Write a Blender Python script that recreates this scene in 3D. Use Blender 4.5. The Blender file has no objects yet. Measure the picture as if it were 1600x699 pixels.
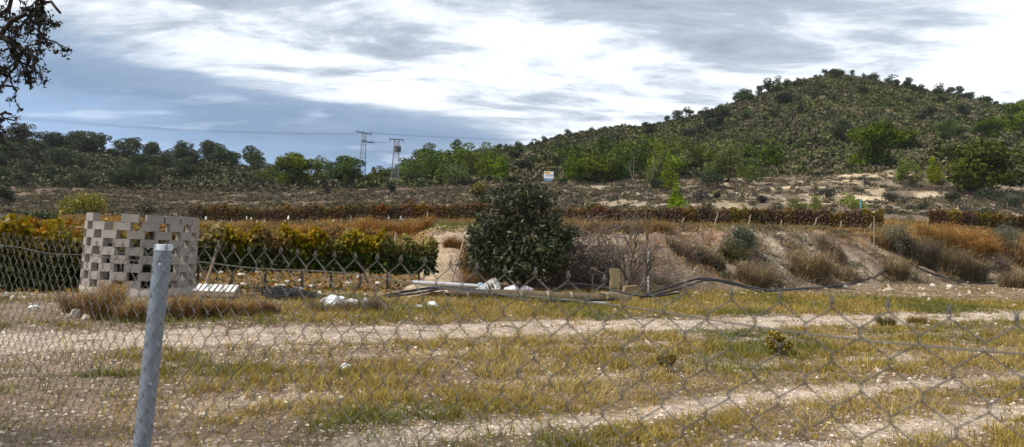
import bpy, math, random
import numpy as np
from mathutils import Vector, Matrix
random.seed(7); RNG = np.random.default_rng(11)
scene = bpy.context.scene; COL = scene.collection
# ------------------------------------------------------------------ camera
F = 1200.0                       # focal length in pixels of a 1600 wide frame
EYE = np.array([0.0, 0.0, 1.6])
PITCH, ROLL, CX, CY = 0.09, 0.04, 800.0, 269.5
fwd = np.array([0, math.cos(PITCH), math.sin(PITCH)])
up0 = np.array([0, -math.sin(PITCH), math.cos(PITCH)])
r0 = np.array([1.0, 0, 0])
# verticals lean to the right in the picture: the camera is rolled to the left
rgt = r0 * math.cos(ROLL) + up0 * math.sin(ROLL)
upv = up0 * math.cos(ROLL) - r0 * math.sin(ROLL)
def ray(px, py):
    d = fwd + rgt * ((px - CX) / F) + upv * ((CY - py) / F)
    return d
def pt(px, py, Y):
    d = ray(px, py); return EYE + d * (Y / d[1])
def proj(p):
    q = np.asarray(p, float) - EYE
    z = q @ fwd
    return CX + F * (q @ rgt) / z, CY - F * (q @ upv) / z
cam_d = bpy.data.cameras.new("camera"); cam = bpy.data.objects.new("camera", cam_d); COL.objects.link(cam)
cam_d.sensor_width = 36.0; cam_d.lens = 27.0; cam_d.shift_y = -(349.5 - CY) / 1600.0
cam_d.clip_start = 0.05; cam_d.clip_end = 6000
M = Matrix(((rgt[0], upv[0], -fwd[0], EYE[0]), (rgt[1], upv[1], -fwd[1], EYE[1]), (rgt[2], upv[2], -fwd[2], EYE[2]), (0, 0, 0, 1)))
cam.matrix_world = M
cam_d.dof.use_dof = True; cam_d.dof.focus_distance = 19.0; cam_d.dof.aperture_fstop = 7.5
scene.camera = cam
# ------------------------------------------------------------------ noise
def _h(ix, iy, s):
    n = (ix * 374761393 + iy * 668265263 + s * 974634777) & 0xffffffff
    n = ((n ^ (n >> 13)) * 1274126177) & 0xffffffff
    return ((n ^ (n >> 16)) & 0xffff) / 65535.0
def vnoise(x, y, s=0):
    x = np.asarray(x, float); y = np.asarray(y, float)
    ix = np.floor(x).astype(np.int64); iy = np.floor(y).astype(np.int64)
    fx = x - ix; fy = y - iy; fx = fx * fx * (3 - 2 * fx); fy = fy * fy * (3 - 2 * fy)
    a = _h(ix, iy, s); b = _h(ix + 1, iy, s); c = _h(ix, iy + 1, s); d = _h(ix + 1, iy + 1, s)
    return (a * (1 - fx) + b * fx) * (1 - fy) + (c * (1 - fx) + d * fx) * fy
def fbm(x, y, s=0, o=4):
    t = 0; w = 0.5; k = 0
    for i in range(o):
        t = t + w * vnoise(x, y, s + i * 17); k += w; w *= 0.5; x = np.asarray(x) * 2.03 + 5.1; y = np.asarray(y) * 2.03 + 1.7
    return t / k
def sstep(a, b, x):
    t = np.clip((np.asarray(x, float) - a) / (b - a), 0, 1); return t * t * (3 - 2 * t)
# ------------------------------------------------------------------ terrain height
def yz(px, Y, v):
    return pt(px, v, Y)[2] if v > 100 else v      # values above 100 are rows of the photograph, below are metres
TAB = {
 -900: [(18,0),(45,.5),(60,1.2),(110,3.5),(150,7),(200,15),(260,24),(330,26),(450,14),(1500,0)],
 -300: [(18,0),(45,.4),(60,1.2),(110,3.8),(150,7),(200,17),(260,30),(330,31),(450,18),(1500,0)],
 0:   [(20,0),(40,.35),(60,1.25),(78,338),(110,322),(150,305),(205,266),(260,232),(330,24),(450,14),(1500,0)],
 100: [(20,0),(40,.35),(60,1.35),(78,339),(110,324),(150,306),(205,264),(260,228),(330,24),(450,14),(1500,0)],
 200: [(20,0),(40,.35),(60,1.5),(78,342),(110,326),(150,308),(205,274),(260,248),(330,21),(450,12),(1500,0)],
 310: [(20,0),(40,.4),(62,1.7),(78,345),(110,327),(150,309),(205,286),(260,264),(330,17),(450,10),(1500,0)],
 430: [(22,0),(36,.35),(64,1.9),(78,345),(110,325),(150,306),(190,292),(260,280),(330,12),(450,8),(1500,0)],
 560: [(24,0),(36,.4),(62,2.3),(78,343),(110,320),(150,302),(178,290),(260,283),(330,12),(450,8),(1500,0)],
 640: [(26,0),(35,.5),(60,2.5),(78,342),(110,318),(150,299),(180,287),(262,268),(330,16),(450,8),(1500,0)],
 668: [(26,0),(29,.3),(35,1.4),(60,2.6),(78,341),(110,318),(150,299),(185,286),(275,261),(330,20),(450,8),(1500,0)],
 685: [(26.5,0),(28,.25),(34,366),(60,352),(78,341),(110,318),(150,298),(190,286),(285,254),(350,22),(450,9),(1500,0)],
 740: [(27,0),(28.5,.3),(34,366),(60,353),(78,341),(110,318),(150,296),(200,280),(295,240),(370,26),(500,9),(1500,0)],
 800: [(27,0),(28.5,.3),(33.5,366),(61,355),(78,341),(110,318),(150,291),(200,275),(300,228),(380,30),(500,9),(1500,0)],
 900: [(27,0),(28,.3),(33,368),(61,357),(78,341),(110,316),(150,288),(200,270),(305,214),(390,34),(520,10),(1500,0)],
 1000:[(27,0),(28,.25),(32.5,364),(61,358),(78,340),(110,313),(150,289),(200,265),(262,232),(315,199),(400,42),(560,12),(1500,0)],
 1060:[(28,0),(29,.25),(33.5,361),(61,359),(78,340),(110,313),(150,289),(200,262),(262,225),(322,186),(410,46),(560,12),(1500,0)],
 1150:[(30.5,0),(31.8,.25),(37,360),(61,359),(78,341),(110,315),(150,290),(200,257),(265,208),(340,157),(430,52),(600,12),(1500,0)],
 1250:[(34,0),(35.5,.25),(41,361),(61,361),(78,343),(110,319),(150,290),(200,250),(270,185),(350,126),(440,62),(620,12),(1500,0)],
 1310:[(37,0),(38.5,.3),(45,364),(61,362),(78,344),(105,322),(130,300),(160,278),(210,240),(280,178),(355,117),(440,64),(620,12),(1500,0)],
 1400:[(41,0),(42.5,.3),(50,368),(64,363),(78,345),(105,325),(130,300),(160,275),(210,236),(280,182),(355,131),(440,58),(620,12),(1500,0)],
 1500:[(48,0),(49.5,.3),(58,372),(68,366),(80,348),(102,328),(122,310),(155,280),(210,236),(280,188),(350,152),(440,52),(620,12),(1500,0)],
 1600:[(55,0),(56.5,.3),(66,374),(74,369),(84,352),(102,334),(125,312),(155,282),(205,240),(275,200),(340,173),(440,46),(620,12),(1500,0)],
 1900:[(68,0),(70,.3),(82,3.9),(90,4.4),(110,7),(150,15),(220,34),(340,58),(440,44),(620,12),(1500,0)],
 2600:[(68,0),(70,.3),(82,3.9),(90,4.4),(110,7),(150,14),(220,28),(340,44),(440,30),(620,12),(1500,0)],
}
KN = np.concatenate([np.arange(0, 84, .5), np.arange(84, 460, 4), np.arange(460, 1501, 40)])
cols = sorted(TAB); AT = []; ZT = []
for c in cols:
    L = TAB[c]; ys = [0] + [a for a, _ in L]; zs = [0] + [yz(c, a, v) for a, v in L]
    z = np.interp(KN, ys, zs)
    # soften the knees beyond the bank
    k = np.array([.25, .5, .25]); zz = z.copy()
    for _ in range(3):
        t = np.convolve(np.pad(zz, 1, 'edge'), k, 'valid'); zz = t
    ZT.append(zz); AT.append((c - 800) / 1200.0)
AT = np.array(AT); ZT = np.array(ZT)
def base_h(X, Y):
    X = np.asarray(X, float); Y = np.asarray(Y, float)
    a = np.clip(X / np.maximum(Y, 1.0), AT[0], AT[-1])
    i = np.clip(np.searchsorted(AT, a) - 1, 0, len(AT) - 2)
    w = (a - AT[i]) / (AT[i + 1] - AT[i])
    j = np.clip(np.searchsorted(KN, Y) - 1, 0, len(KN) - 2)
    v = np.clip((Y - KN[j]) / (KN[j + 1] - KN[j]), 0, 1)
    z0 = ZT[i, j] * (1 - v) + ZT[i, j + 1] * v
    z1 = ZT[i + 1, j] * (1 - v) + ZT[i + 1, j + 1] * v
    return z0 * (1 - w) + z1 * w
TV = lambda X, Y: -.5 * X + .866 * Y
TU = lambda X, Y: .866 * X + .5 * Y
def track_w(X, Y):
    """bare gravel wheel tracks and the farm road, 0..1"""
    v = TV(X, Y); u = TU(X, Y)
    wob = (fbm(u / 5, v / 9, 21, 3) - .5) * 1.0; v = v + wob
    g = lambda c, s, a=1: a * np.exp(-((v - c) / s) ** 2)
    t = np.maximum.reduce([g(12.1, .75), g(13.1, .6), g(5.9, .38, .8), g(4.45, .4, .85), g(7.65, .3, .5), g(9.9, .28, .55), g(3.2, .3, .6), g(11.0, .4, .35)])
    return t
def terrace_w(X, Y):
    a = X / np.maximum(Y, 1.0)
    return sstep(.02, .14, a) * (1 - sstep(.66, .8, a)) * sstep(78, 86, Y) * (1 - sstep(140, 158, Y))
def height(X, Y):
    X = np.asarray(X, float); Y = np.asarray(Y, float)
    z = base_h(X, Y)
    w = terrace_w(X, Y)
    s = 2.7; q = (z + 3.2 * (fbm(X / 16, Y / 16, 5, 3) - .5)) / s; fr = q - np.floor(q)
    z = z + w * s * .7 * sstep(.35, .6, fbm(X / 11, Y / 11, 15, 2)) * ((.18 * fr + .82 * sstep(.72, .97, fr)) - fr)
    far = sstep(20, 60, Y)
    z = z + (fbm(X / 1.3, Y / 1.3, 1, 3) - .5) * .07 * (1 - .4 * far)
    near = (1 - sstep(24, 32, Y)) * (Y > 2)
    z = z - near * .045 * track_w(X, Y) + near * (fbm(X / .35, Y / .35, 8, 3) - .5) * .05
    bank = sstep(.12, .5, z) * (1 - sstep(36 , 80, Y)) * sstep(20, 26, Y)
    z = z + bank * (fbm(X / 1.1 , Y / 1.7, 2, 4) - .5) * .75
    z = z + sstep(60, 110, Y) * (fbm(X / 6, Y / 6, 3, 4) - .5) * 1.1
    hl = sstep(140, 230, Y)
    gul = fbm(X / 38 + Y / 160, Y / 70, 4, 4)
    z = z + hl * ((gul - .5) * 9 * sstep(160, 250, Y) + (fbm(X / 9, Y / 9, 6, 3) - .5) * 2.2) * (1 - .7 * sstep(285, 345, Y))
    z = z - (1 - sstep(1200, 1500, np.hypot(X, Y))) * 0
    return z
def hgt(x, y): return float(height(np.array([x]), np.array([y]))[0])
YS = np.concatenate([np.arange(4, 80, .12), np.arange(80, 460, .8)])
def hit(px, py):
    """where the sight line through this point of the photograph meets the ground"""
    d = ray(px, py); d = d / d[1]
    P = EYE[None] + d[None] * YS[:, None]
    g = P[:, 2] - height(P[:, 0], P[:, 1])
    k = np.argmax(g < 0)
    if g[k] >= 0: return None
    return P[k].copy()
def gp(px, Y):
    d = ray(px, 350); x = d[0] / d[1] * Y; return np.array([x, Y, hgt(x, Y)])
# ------------------------------------------------------------------ materials
def nmat(name):
    m = bpy.data.materials.new(name); m.use_nodes = True; nt = m.node_tree
    b = nt.nodes['Principled BSDF']; return m, nt, b
def N(nt, t, **k):
    n = nt.nodes.new(t)
    for a, v in k.items(): setattr(n, a, v)
    return n
def ramp(nt, fac, stops):
    r = N(nt, 'ShaderNodeValToRGB'); e = r.color_ramp.elements
    while len(e) < len(stops): e.new(.5)
    for i, (p, c) in enumerate(stops):
        e[i].position = p; e[i].color = (*c, 1) if not isinstance(c, (int, float)) else (c, c, c, 1)
    nt.links.new(fac, r.inputs[0]); return r.outputs[0]
def noise(nt, vec, scale, detail=4, rough=.6, dist=0):
    n = N(nt, 'ShaderNodeTexNoise'); n.inputs['Scale'].default_value = scale; n.inputs['Detail'].default_value = detail
    n.inputs['Roughness'].default_value = rough; n.inputs['Distortion'].default_value = dist
    nt.links.new(vec, n.inputs['Vector']); return n.outputs['Fac']
def mixc(nt, f, a, b, mode='MIX'):
    n = N(nt, 'ShaderNodeMix', data_type='RGBA', blend_type=mode)
    for s, v in ((0, f), (6, a), (7, b)):
        if hasattr(v, 'is_linked') or hasattr(v, 'links'): nt.links.new(v, n.inputs[s])
        elif isinstance(v, (int, float)): n.inputs[s].default_value = v if s == 0 else (v, v, v, 1)
        else: n.inputs[s].default_value = (*v, 1)
    return n.outputs[2]
def mth(nt, op, a, b=0.0, c=None, clamp=False):
    n = N(nt, 'ShaderNodeMath', operation=op, use_clamp=clamp)
    for s, v in ((0, a), (1, b), (2, c)):
        if v is None: continue
        if hasattr(v, 'links'): nt.links.new(v, n.inputs[s])
        else: n.inputs[s].default_value = v
    return n.outputs[0]
def bump(nt, b, h, strength=.5, dist=.02):
    n = N(nt, 'ShaderNodeBump'); n.inputs['Strength'].default_value = strength; n.inputs['Distance'].default_value = dist
    nt.links.new(h, n.inputs['Height']); nt.links.new(n.outputs[0], b.inputs['Normal'])
def solid(name, col, rough=.8, metal=0, var=.25, scale=8, bmp=0, spec=.3, space='Object'):
    m, nt, b = nmat(name); tc = N(nt, 'ShaderNodeTexCoord').outputs[space]
    n = noise(nt, tc, scale, 5, .65)
    c2 = tuple(x * (1 - var) for x in col); c3 = tuple(min(1, x * (1 + var)) for x in col)
    nt.links.new(ramp(nt, n, [(.3, c2), (.7, c3)]), b.inputs['Base Color'])
    b.inputs['Roughness'].default_value = rough; b.inputs['Metallic'].default_value = metal; b.inputs['Specular IOR Level'].default_value = spec
    if bmp: bump(nt, b, noise(nt, tc, scale * 4, 4), .6, bmp)
    return m
def leafmat(name, var=.45, trans=.3, rough=.6, spec=.2, tint=None, objvar=0.0):
    """leaf colour comes from the mesh's own 'tone' attribute, varied from leaf to leaf"""
    m, nt, b = nmat(name)
    at = N(nt, 'ShaderNodeAttribute', attribute_name='tone').outputs['Color']
    g = N(nt, 'ShaderNodeNewGeometry')
    hs = N(nt, 'ShaderNodeHueSaturation')
    nt.links.new(at, hs.inputs['Color'])
    nt.links.new(mth(nt, 'MULTIPLY_ADD', g.outputs['Random Per Island'], 2 * var, 1 - var), hs.inputs['Value'])
    r2 = mth(nt, 'FRACT', mth(nt, 'MULTIPLY', g.outputs['Random Per Island'], 37.7))
    hue = mth(nt, 'MULTIPLY_ADD', r2, .04, .48)
    out = hs.outputs[0]
    if objvar:
        oi = N(nt, 'ShaderNodeObjectInfo').outputs['Random']
        hue = mth(nt, 'ADD', hue, mth(nt, 'MULTIPLY_ADD', oi, .05, -.025))
        h2 = N(nt, 'ShaderNodeHueSaturation'); nt.links.new(out, h2.inputs['Color'])
        nt.links.new(mth(nt, 'MULTIPLY_ADD', mth(nt, 'FRACT', mth(nt, 'MULTIPLY', oi, 13.3)), 2 * objvar, 1 - objvar), h2.inputs['Value'])
        nt.links.new(mth(nt, 'MULTIPLY_ADD', mth(nt, 'FRACT', mth(nt, 'MULTIPLY', oi, 7.1)), .4, .75), h2.inputs['Saturation'])
        out = h2.outputs[0]
    nt.links.new(hue, hs.inputs['Hue'])
    nt.links.new(out, b.inputs['Base Color']); b.inputs['Roughness'].default_value = rough; b.inputs['Specular IOR Level'].default_value = spec
    if trans:
        tr = N(nt, 'ShaderNodeBsdfTranslucent'); nt.links.new(out, tr.inputs[0])
        mx = N(nt, 'ShaderNodeMixShader'); mx.inputs[0].default_value = trans
        nt.links.new(b.outputs[0], mx.inputs[1]); nt.links.new(tr.outputs[0], mx.inputs[2])
        nt.links.new(mx.outputs[0], nt.nodes['Material Output'].inputs[0])
    return m
# ------------------------------------------------------------------ mesh building
class MB:
    def __init__(s): s.v = []; s.f = []; s.c = []; s.n = 0
    def add(s, verts, faces, col=None):
        verts = np.asarray(verts, float).reshape(-1, 3); faces = np.asarray(faces, np.int64)
        s.v.append(verts); s.f.append(faces + s.n); s.n += len(verts)
        if col is None: col = (.5, .5, .5)
        col = np.asarray(col, float)
        if col.ndim == 1: col = np.tile(col, (len(verts), 1))
        s.c.append(col); return s
    def polys(s, P, col=None):
        """P: (n,k,3) separate polygons; col: (n,3) or one colour"""
        n, k = P.shape[:2]
        if n == 0: return s
        if col is not None:
            col = np.asarray(col, float)
            if col.ndim == 2: col = np.repeat(col, k, 0)
        return s.add(P.reshape(-1, 3), np.arange(n * k).reshape(n, k), col)
    def mesh(s, name, mat, smooth=False, tone=True):
        me = bpy.data.meshes.new(name)
        V = np.concatenate(s.v) if s.v else np.zeros((0, 3))
        me.vertices.add(len(V)); me.vertices.foreach_set('co', V.astype(np.float32).ravel())
        idx = np.concatenate([f.ravel() for f in s.f]); tot = np.concatenate([np.full(len(f), f.shape[1]) for f in s.f])
        me.loops.add(len(idx)); me.loops.foreach_set('vertex_index', idx.astype(np.int32))
        me.polygons.add(len(tot)); st = np.concatenate([[0], np.cumsum(tot)[:-1]])
        me.polygons.foreach_set('loop_start', st.astype(np.int32)); me.polygons.foreach_set('loop_total', tot.astype(np.int32))
        me.polygons.foreach_set('use_smooth', np.full(len(tot), bool(smooth)))
        if tone:
            a = me.attributes.new('tone', 'FLOAT_COLOR', 'POINT')
            C = np.concatenate(s.c); a.data.foreach_set('color', np.concatenate([C, np.ones((len(C), 1))], 1).astype(np.float32).ravel())
        me.update(); me.validate()
        if mat: me.materials.append(mat)
        return me
    def build(s, name, mat, parent=None, smooth=False, tone=True):
        o = bpy.data.objects.new(name, s.mesh(name, mat, smooth, tone)); COL.objects.link(o)
        if parent: o.parent = parent
        return o
def tube(mb, pts, rad, sides=6, col=None, cap=True):
    pts = np.asarray(pts, float); n = len(pts)
    rad = np.full(n, rad) if np.isscalar(rad) else np.asarray(rad, float)
    T = np.gradient(pts, axis=0); T /= np.linalg.norm(T, axis=1)[:, None] + 1e-9
    ref = np.array([0, 0, 1.0]) if abs(T[:, 2]).mean() < .8 else np.array([1.0, 0, 0])
    U = np.cross(T, ref); U /= np.linalg.norm(U, axis=1)[:, None] + 1e-9; W = np.cross(T, U)
    an = np.arange(sides) / sides * 2 * math.pi
    V = pts[:, None] + rad[:, None, None] * (U[:, None] * np.cos(an)[None, :, None] + W[:, None] * np.sin(an)[None, :, None])
    i = np.arange(n - 1)[:, None] * sides; j = np.arange(sides)[None]; j2 = (j + 1) % sides
    Fq = np.stack([i + j, i + j2, i + sides + j2, i + sides + j], -1).reshape(-1, 4)
    b = mb.n; mb.add(V.reshape(-1, 3), Fq, col)
    if cap and sides in (3, 4):
        pass
    if cap and sides > 4:
        V0 = np.concatenate([V[0], pts[:1]]); V1 = np.concatenate([V[-1], pts[-1:]])
        f = np.array([[k, sides, (k + 1) % sides] for k in range(sides)])
        mb.add(V0, f[:, ::-1], col); mb.add(V1, f, col)
def box(mb, c, size, rz=0, rx=0, ry=0, col=None, jit=0):
    s = np.array(size) / 2
    v = np.array([[x, y, z] for z in (-1, 1) for y in (-1, 1) for x in (-1, 1)], float) * s
    if jit: v += RNG.normal(0, jit, v.shape)
    R = np.array(Matrix.Rotation(rz, 3, 'Z') @ Matrix.Rotation(ry, 3, 'Y') @ Matrix.Rotation(rx, 3, 'X'))
    v = v @ R.T + np.array(c)
    mb.add(v, [[0, 2, 3, 1], [4, 5, 7, 6], [0, 1, 5, 4], [2, 6, 7, 3], [0, 4, 6, 2], [1, 3, 7, 5]], col)
def tag(o, label=None, cat=None, group=None, kind=None):
    if label: o['label'] = label
    if cat: o['category'] = cat
    if group: o['group'] = group
    if kind: o['kind'] = kind
    return o
def empty(name, loc=(0, 0, 0), rz=0):
    o = bpy.data.objects.new(name, None); o.empty_display_size = .2; COL.objects.link(o)
    o.location = loc; o.rotation_euler.z = rz; return o
def dup(root, loc, rz=0, s=1, label=None, group=None, sz=None):
    r = root.copy(); COL.objects.link(r); r.location = loc; r.rotation_euler = (0, 0, rz)
    r.scale = (s, s, sz if sz else s)
    if label: r['label'] = label
    if group: r['group'] = group
    for ch in root.children:
        c = ch.copy(); COL.objects.link(c); c.parent = r
        for g in ch.children:
            d = g.copy(); COL.objects.link(d); d.parent = c
    return r
def rdir(n):
    d = RNG.normal(size=(n, 3)); return d / np.linalg.norm(d, axis=1)[:, None]
def leaves(mb, C, size, col, aspect=.5, up=0.0, quad=True, droop=None):
    """flat leaves (rhombi or triangles) at the points C; size and col scalars or per leaf"""
    n = len(C); d = rdir(n)
    if droop is not None: d = d + np.array([0, 0, -droop]); d /= np.linalg.norm(d, axis=1)[:, None]
    nrm = rdir(n) + np.array([0, 0, up]); s = np.cross(d, nrm); s /= np.linalg.norm(s, axis=1)[:, None] + 1e-9
    size = np.asarray(size, float) * (.7 + .6 * RNG.random(n)); d = d * size[:, None]; s = s * (size * aspect)[:, None] * .5
    if quad: P = np.stack([C - d * .5, C + s, C + d * .5, C - s], 1)
    else: P = np.stack([C - d * .5 + s, C - d * .5 - s, C + d * .5], 1)
    mb.polys(P, col)
def blades(mb, B, H, lean, width, col, seg=2, az=None, droop=.35):
    """grass blades / dry stems rising from the points B"""
    n = len(B); az = RNG.random(n) * 2 * math.pi if az is None else az
    D = np.stack([np.cos(az), np.sin(az), np.zeros(n)], 1); S = np.stack([-np.sin(az + RNG.normal(0, .8, n)), np.cos(az), np.zeros(n)], 1)
    H = np.asarray(H, float); L = np.asarray(lean, float) * H; w = (np.asarray(width) * np.ones(n))[:, None] * S * .5
    up = np.array([0, 0, 1.0])
    mid = B + D * (L * .4)[:, None] + up * (H * .6)[:, None]
    tip = B + D * L[:, None] + up * (H * (1 - droop * np.minimum(1, np.asarray(lean)) * .5))[:, None]
    if seg == 1:
        mb.polys(np.stack([B - w, B + w, tip], 1), col)
    else:
        V = np.stack([B - w, B + w, mid + w * .7, mid - w * .7, tip], 1).reshape(-1, 3)
        i = np.arange(n)[:, None] * 5
        if col is not None and np.asarray(col).ndim == 2: cc = np.repeat(np.asarray(col), 5, 0)
        else: cc = col
        b = mb.n; mb.add(V, i + np.array([[0, 1, 2, 3]]), cc)
        mb.f.append(b + i + np.array([[3, 2, 4]]))
def vcol(base, n, var=.2, alt=None, p=.3):
    c = np.tile(np.array(base, float), (n, 1))
    if alt is not None:
        k = RNG.random(n) < p; c[k] = alt
    return c * (1 + RNG.uniform(-var, var, (n, 1)))
# ------------------------------------------------------------------ sky and sun
SUN_EL, SUN_AZ = math.radians(46), math.radians(-118)      # azimuth from +Y towards +X
w = bpy.data.worlds.new("World"); scene.world = w; w.use_nodes = True; nt = w.node_tree
bg = nt.nodes['Background']; wo = nt.nodes['World Output']
sky = N(nt, 'ShaderNodeTexSky', sky_type='NISHITA'); sky.sun_disc = False; sky.sun_elevation = SUN_EL; sky.sun_rotation = SUN_AZ
sky.air_density = 1.2; sky.dust_density = 1.5
nt.links.new(sky.outputs[0], bg.inputs[0]); bg.inputs[1].default_value = .09
tc = N(nt, 'ShaderNodeTexCoord').outputs['Generated']
sp = N(nt, 'ShaderNodeSeparateXYZ'); nt.links.new(tc, sp.inputs[0]); X, Y, Z = sp.outputs
zc = mth(nt, 'MAXIMUM', Z, 0.0)
den = mth(nt, 'ADD', zc, .16)
cb = N(nt, 'ShaderNodeCombineXYZ'); nt.links.new(mth(nt, 'DIVIDE', X, den), cb.inputs[0]); nt.links.new(mth(nt, 'DIVIDE', Y, den), cb.inputs[1])
mp = N(nt, 'ShaderNodeMapping'); nt.links.new(cb.outputs[0], mp.inputs[0]); mp.inputs['Rotation'].default_value = (0, 0, .12); mp.inputs['Scale'].default_value = (.62, 1.15, 1)
P = mp.outputs[0]
# azimuth and elevation of the viewing direction
azm = N(nt, 'ShaderNodeMath', operation='ARCTAN2'); nt.links.new(X, azm.inputs[0]); nt.links.new(Y, azm.inputs[1]); AZ = azm.outputs[0]
hyp = mth(nt, 'SQRT', mth(nt, 'ADD', mth(nt, 'MULTIPLY', X, X), mth(nt, 'MULTIPLY', Y, Y)))
EL = mth(nt, 'DIVIDE', zc, mth(nt, 'MAXIMUM', hyp, .01))
n1 = noise(nt, P, 1.1, 9, .62, .35); n2 = noise(nt, P, 3.0, 9, .62, .5); n3 = noise(nt, P, .5, 3, .5)
def sm(a, b, x):
    r = N(nt, 'ShaderNodeMapRange', interpolation_type='SMOOTHSTEP'); r.inputs['From Min'].default_value = a; r.inputs['From Max'].default_value = b
    nt.links.new(x, r.inputs['Value']); return r.outputs[0]
# bright overcast sheet, grey undersides where the layer is thick
thick = mth(nt, 'ADD', mth(nt, 'MULTIPLY', n1, .58), mth(nt, 'MULTIPLY', n2, .42))
upper = mth(nt, 'MULTIPLY', sm(.22, .34, EL), .075)
thick = mth(nt, 'ADD', thick, upper)
sheet = ramp(nt, thick, [(.45, (.90, .93, .97)), (.51, (.70, .75, .82)), (.565, (.40, .455, .53)), (.66, (.23, .27, .34))])
# the heavy blue-grey bank low in one quarter of the sky
edge = mth(nt, 'ADD', mth(nt, 'MULTIPLY_ADD', AZ, -.13, .150), mth(nt, 'MULTIPLY_ADD', n1, .16, -.08))
edge = mth(nt, 'SUBTRACT', edge, mth(nt, 'MULTIPLY', sm(-.12, .35, AZ), .07))
d = mth(nt, 'SUBTRACT', edge, EL)
bank = mth(nt, 'MULTIPLY', sm(-.012, .028, d), mth(nt, 'SUBTRACT', 1.0, mth(nt, 'MULTIPLY', sm(.1, .5, AZ), .75)))
bcol = ramp(nt, mth(nt, 'ADD', d, mth(nt, 'MULTIPLY_ADD', n2, .06, -.03)), [(0.0, (.30, .38, .49)), (.05, (.18, .265, .40)), (.10, (.245, .36, .54)), (.19, (.36, .51, .76))])
strk = mth(nt, 'MULTIPLY', sm(.56, .66, noise(nt, P, 1.9, 5, .55, .2)), .35)
bcol = mixc(nt, strk, bcol, (.7, .78, .9))
ccol = mixc(nt, bank, sheet, bcol)
# thin gaps where the blue shows through
gap = mth(nt, 'MULTIPLY', sm(.62, .72, n3), .35)
bg2 = N(nt, 'ShaderNodeBackground'); nt.links.new(ccol, bg2.inputs[0]); bg2.inputs[1].default_value = 1.0
mx = N(nt, 'ShaderNodeMixShader'); nt.links.new(mth(nt, 'SUBTRACT', .97, gap), mx.inputs[0])
nt.links.new(bg.outputs[0], mx.inputs[1]); nt.links.new(bg2.outputs[0], mx.inputs[2]); nt.links.new(mx.outputs[0], wo.inputs[0])
sd = bpy.data.lights.new("sun", 'SUN'); sd.energy = 3.2; sd.angle = math.radians(10); sd.color = (1, .94, .85)
so = bpy.data.objects.new("sun", sd); COL.objects.link(so)
sv = Vector((math.sin(SUN_AZ) * math.cos(SUN_EL), math.cos(SUN_AZ) * math.cos(SUN_EL), math.sin(SUN_EL)))
so.rotation_euler = sv.to_track_quat('Z', 'Y').to_euler()
vs = scene.view_settings; vs.view_transform = 'Standard'; vs.look = 'None'; vs.exposure = 0.5; vs.gamma = 1
scene.render.engine = 'CYCLES'; scene.cycles.max_bounces = 5; scene.cycles.transparent_max_bounces = 4; scene.cycles.diffuse_bounces = 2
# ------------------------------------------------------------------ ground
th = np.concatenate([np.linspace(-math.pi, -.72, 60, endpoint=False), np.linspace(-.72, .72, 820), np.linspace(.72, math.pi, 60)[1:]])
rr = np.concatenate([np.geomspace(.4, 5, 30, endpoint=False), np.geomspace(5, 140, 480, endpoint=False), np.geomspace(140, 420, 170, endpoint=False), np.geomspace(420, 1600, 24)])
TH, RR = np.meshgrid(th, rr); GX = RR * np.sin(TH); GY = RR * np.cos(TH)
GZ = np.where(GY > 1, height(GX, np.maximum(GY, 1)), (fbm(GX / 1.3, GY / 1.3, 1, 3) - .5) * .07)
def bare_w(X, Y):
    """how bare the worn ground is; 1 around the tower side"""
    u = TU(X, Y); v = TV(X, Y)
    b = 1 - sstep(-2.2, 4.2, u + (fbm(X / 2.5, Y / 2.5, 33, 3) - .5) * 5 - .25 * (v - 8))
    return b
tw = track_w(GX, GY); bw = bare_w(GX, GY)
sand = np.array([.235, .165, .108]); gravel = np.array([.50, .395, .30]); bankc = np.array([.22, .165, .118]); pale = np.array([.56, .46, .33])
litter = np.array([.17, .10, .035]); plat = np.array([.28, .17, .065]); hill = np.array([.115, .112, .055]); scrubc = np.array([.17, .13, .085])
C = np.tile(sand, (*GX.shape, 1))
def lay(C, w, col): w = np.clip(w, 0, 1)[..., None]; return C * (1 - w) + col * w
nz = fbm(GX / 1.7, GY / 1.7, 41, 4); nzb = fbm(GX / .5, GY / .5, 42, 3)
a_ = GX / np.maximum(GY, 1)
C = lay(C, sstep(.45, .7, nz) * .35, np.array([.24, .165, .11]))
C = lay(C, bw * .4, np.array([.27, .20, .15]))
vv = TV(GX, GY)
pv = sstep(.45, .62, nzb * .6 + tw * .55 * (.4 + nz)) * np.clip(tw * 1.3 + .1, 0, 1)
C = lay(C, np.where(GY > 2, pv, 0), gravel)
low = sstep(20.6, 21.6, vv) * (a_ < .2) * (1 - sstep(-.12, -.085, a_)) * (GY > 5)
C = lay(C, low * (.7 + .3 * nz), litter)
bk = sstep(.15, .5, GZ) * sstep(-.13, -.1, a_) * (1 - sstep(80, 84, GY)) * (GY > 20)
C = lay(C, bk, bankc); C = lay(C, bk * sstep(.5, .62, nz), np.array([.24, .16, .11])); C = lay(C, bk * sstep(.52, .64, fbm(GX / 2.5, GY / 2.5, 45, 4)) * .7, pale * .75)
C = lay(C, sstep(-.12, -.11, a_) * (1 - sstep(-.075, -.06, a_)) * sstep(26, 27, GY) * (1 - sstep(33.5, 34.5, GY)), np.array([.37, .275, .18]) )
pl = sstep(36, 44, GY - 18 * np.clip(a_, 0, 1)) * (GZ > 1.0) * (1 - sstep(74, 80, GY))
C = lay(C, pl, plat)
sc = sstep(74, 80, GY); C = lay(C, sc, scrubc)
n4 = fbm(GX / 9, GY / 9, 47, 4); n5 = fbm(GX / 3, GY / 3, 48, 4)
C = lay(C, sc * sstep(.5, .62, n5) * .6, np.array([.15, .11, .08]))
C = lay(C, sc * (1 - sstep(150, 175, GY)) * sstep(.55, .63, n4) * .35 * sstep(-.05, .1, a_), pale)
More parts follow.
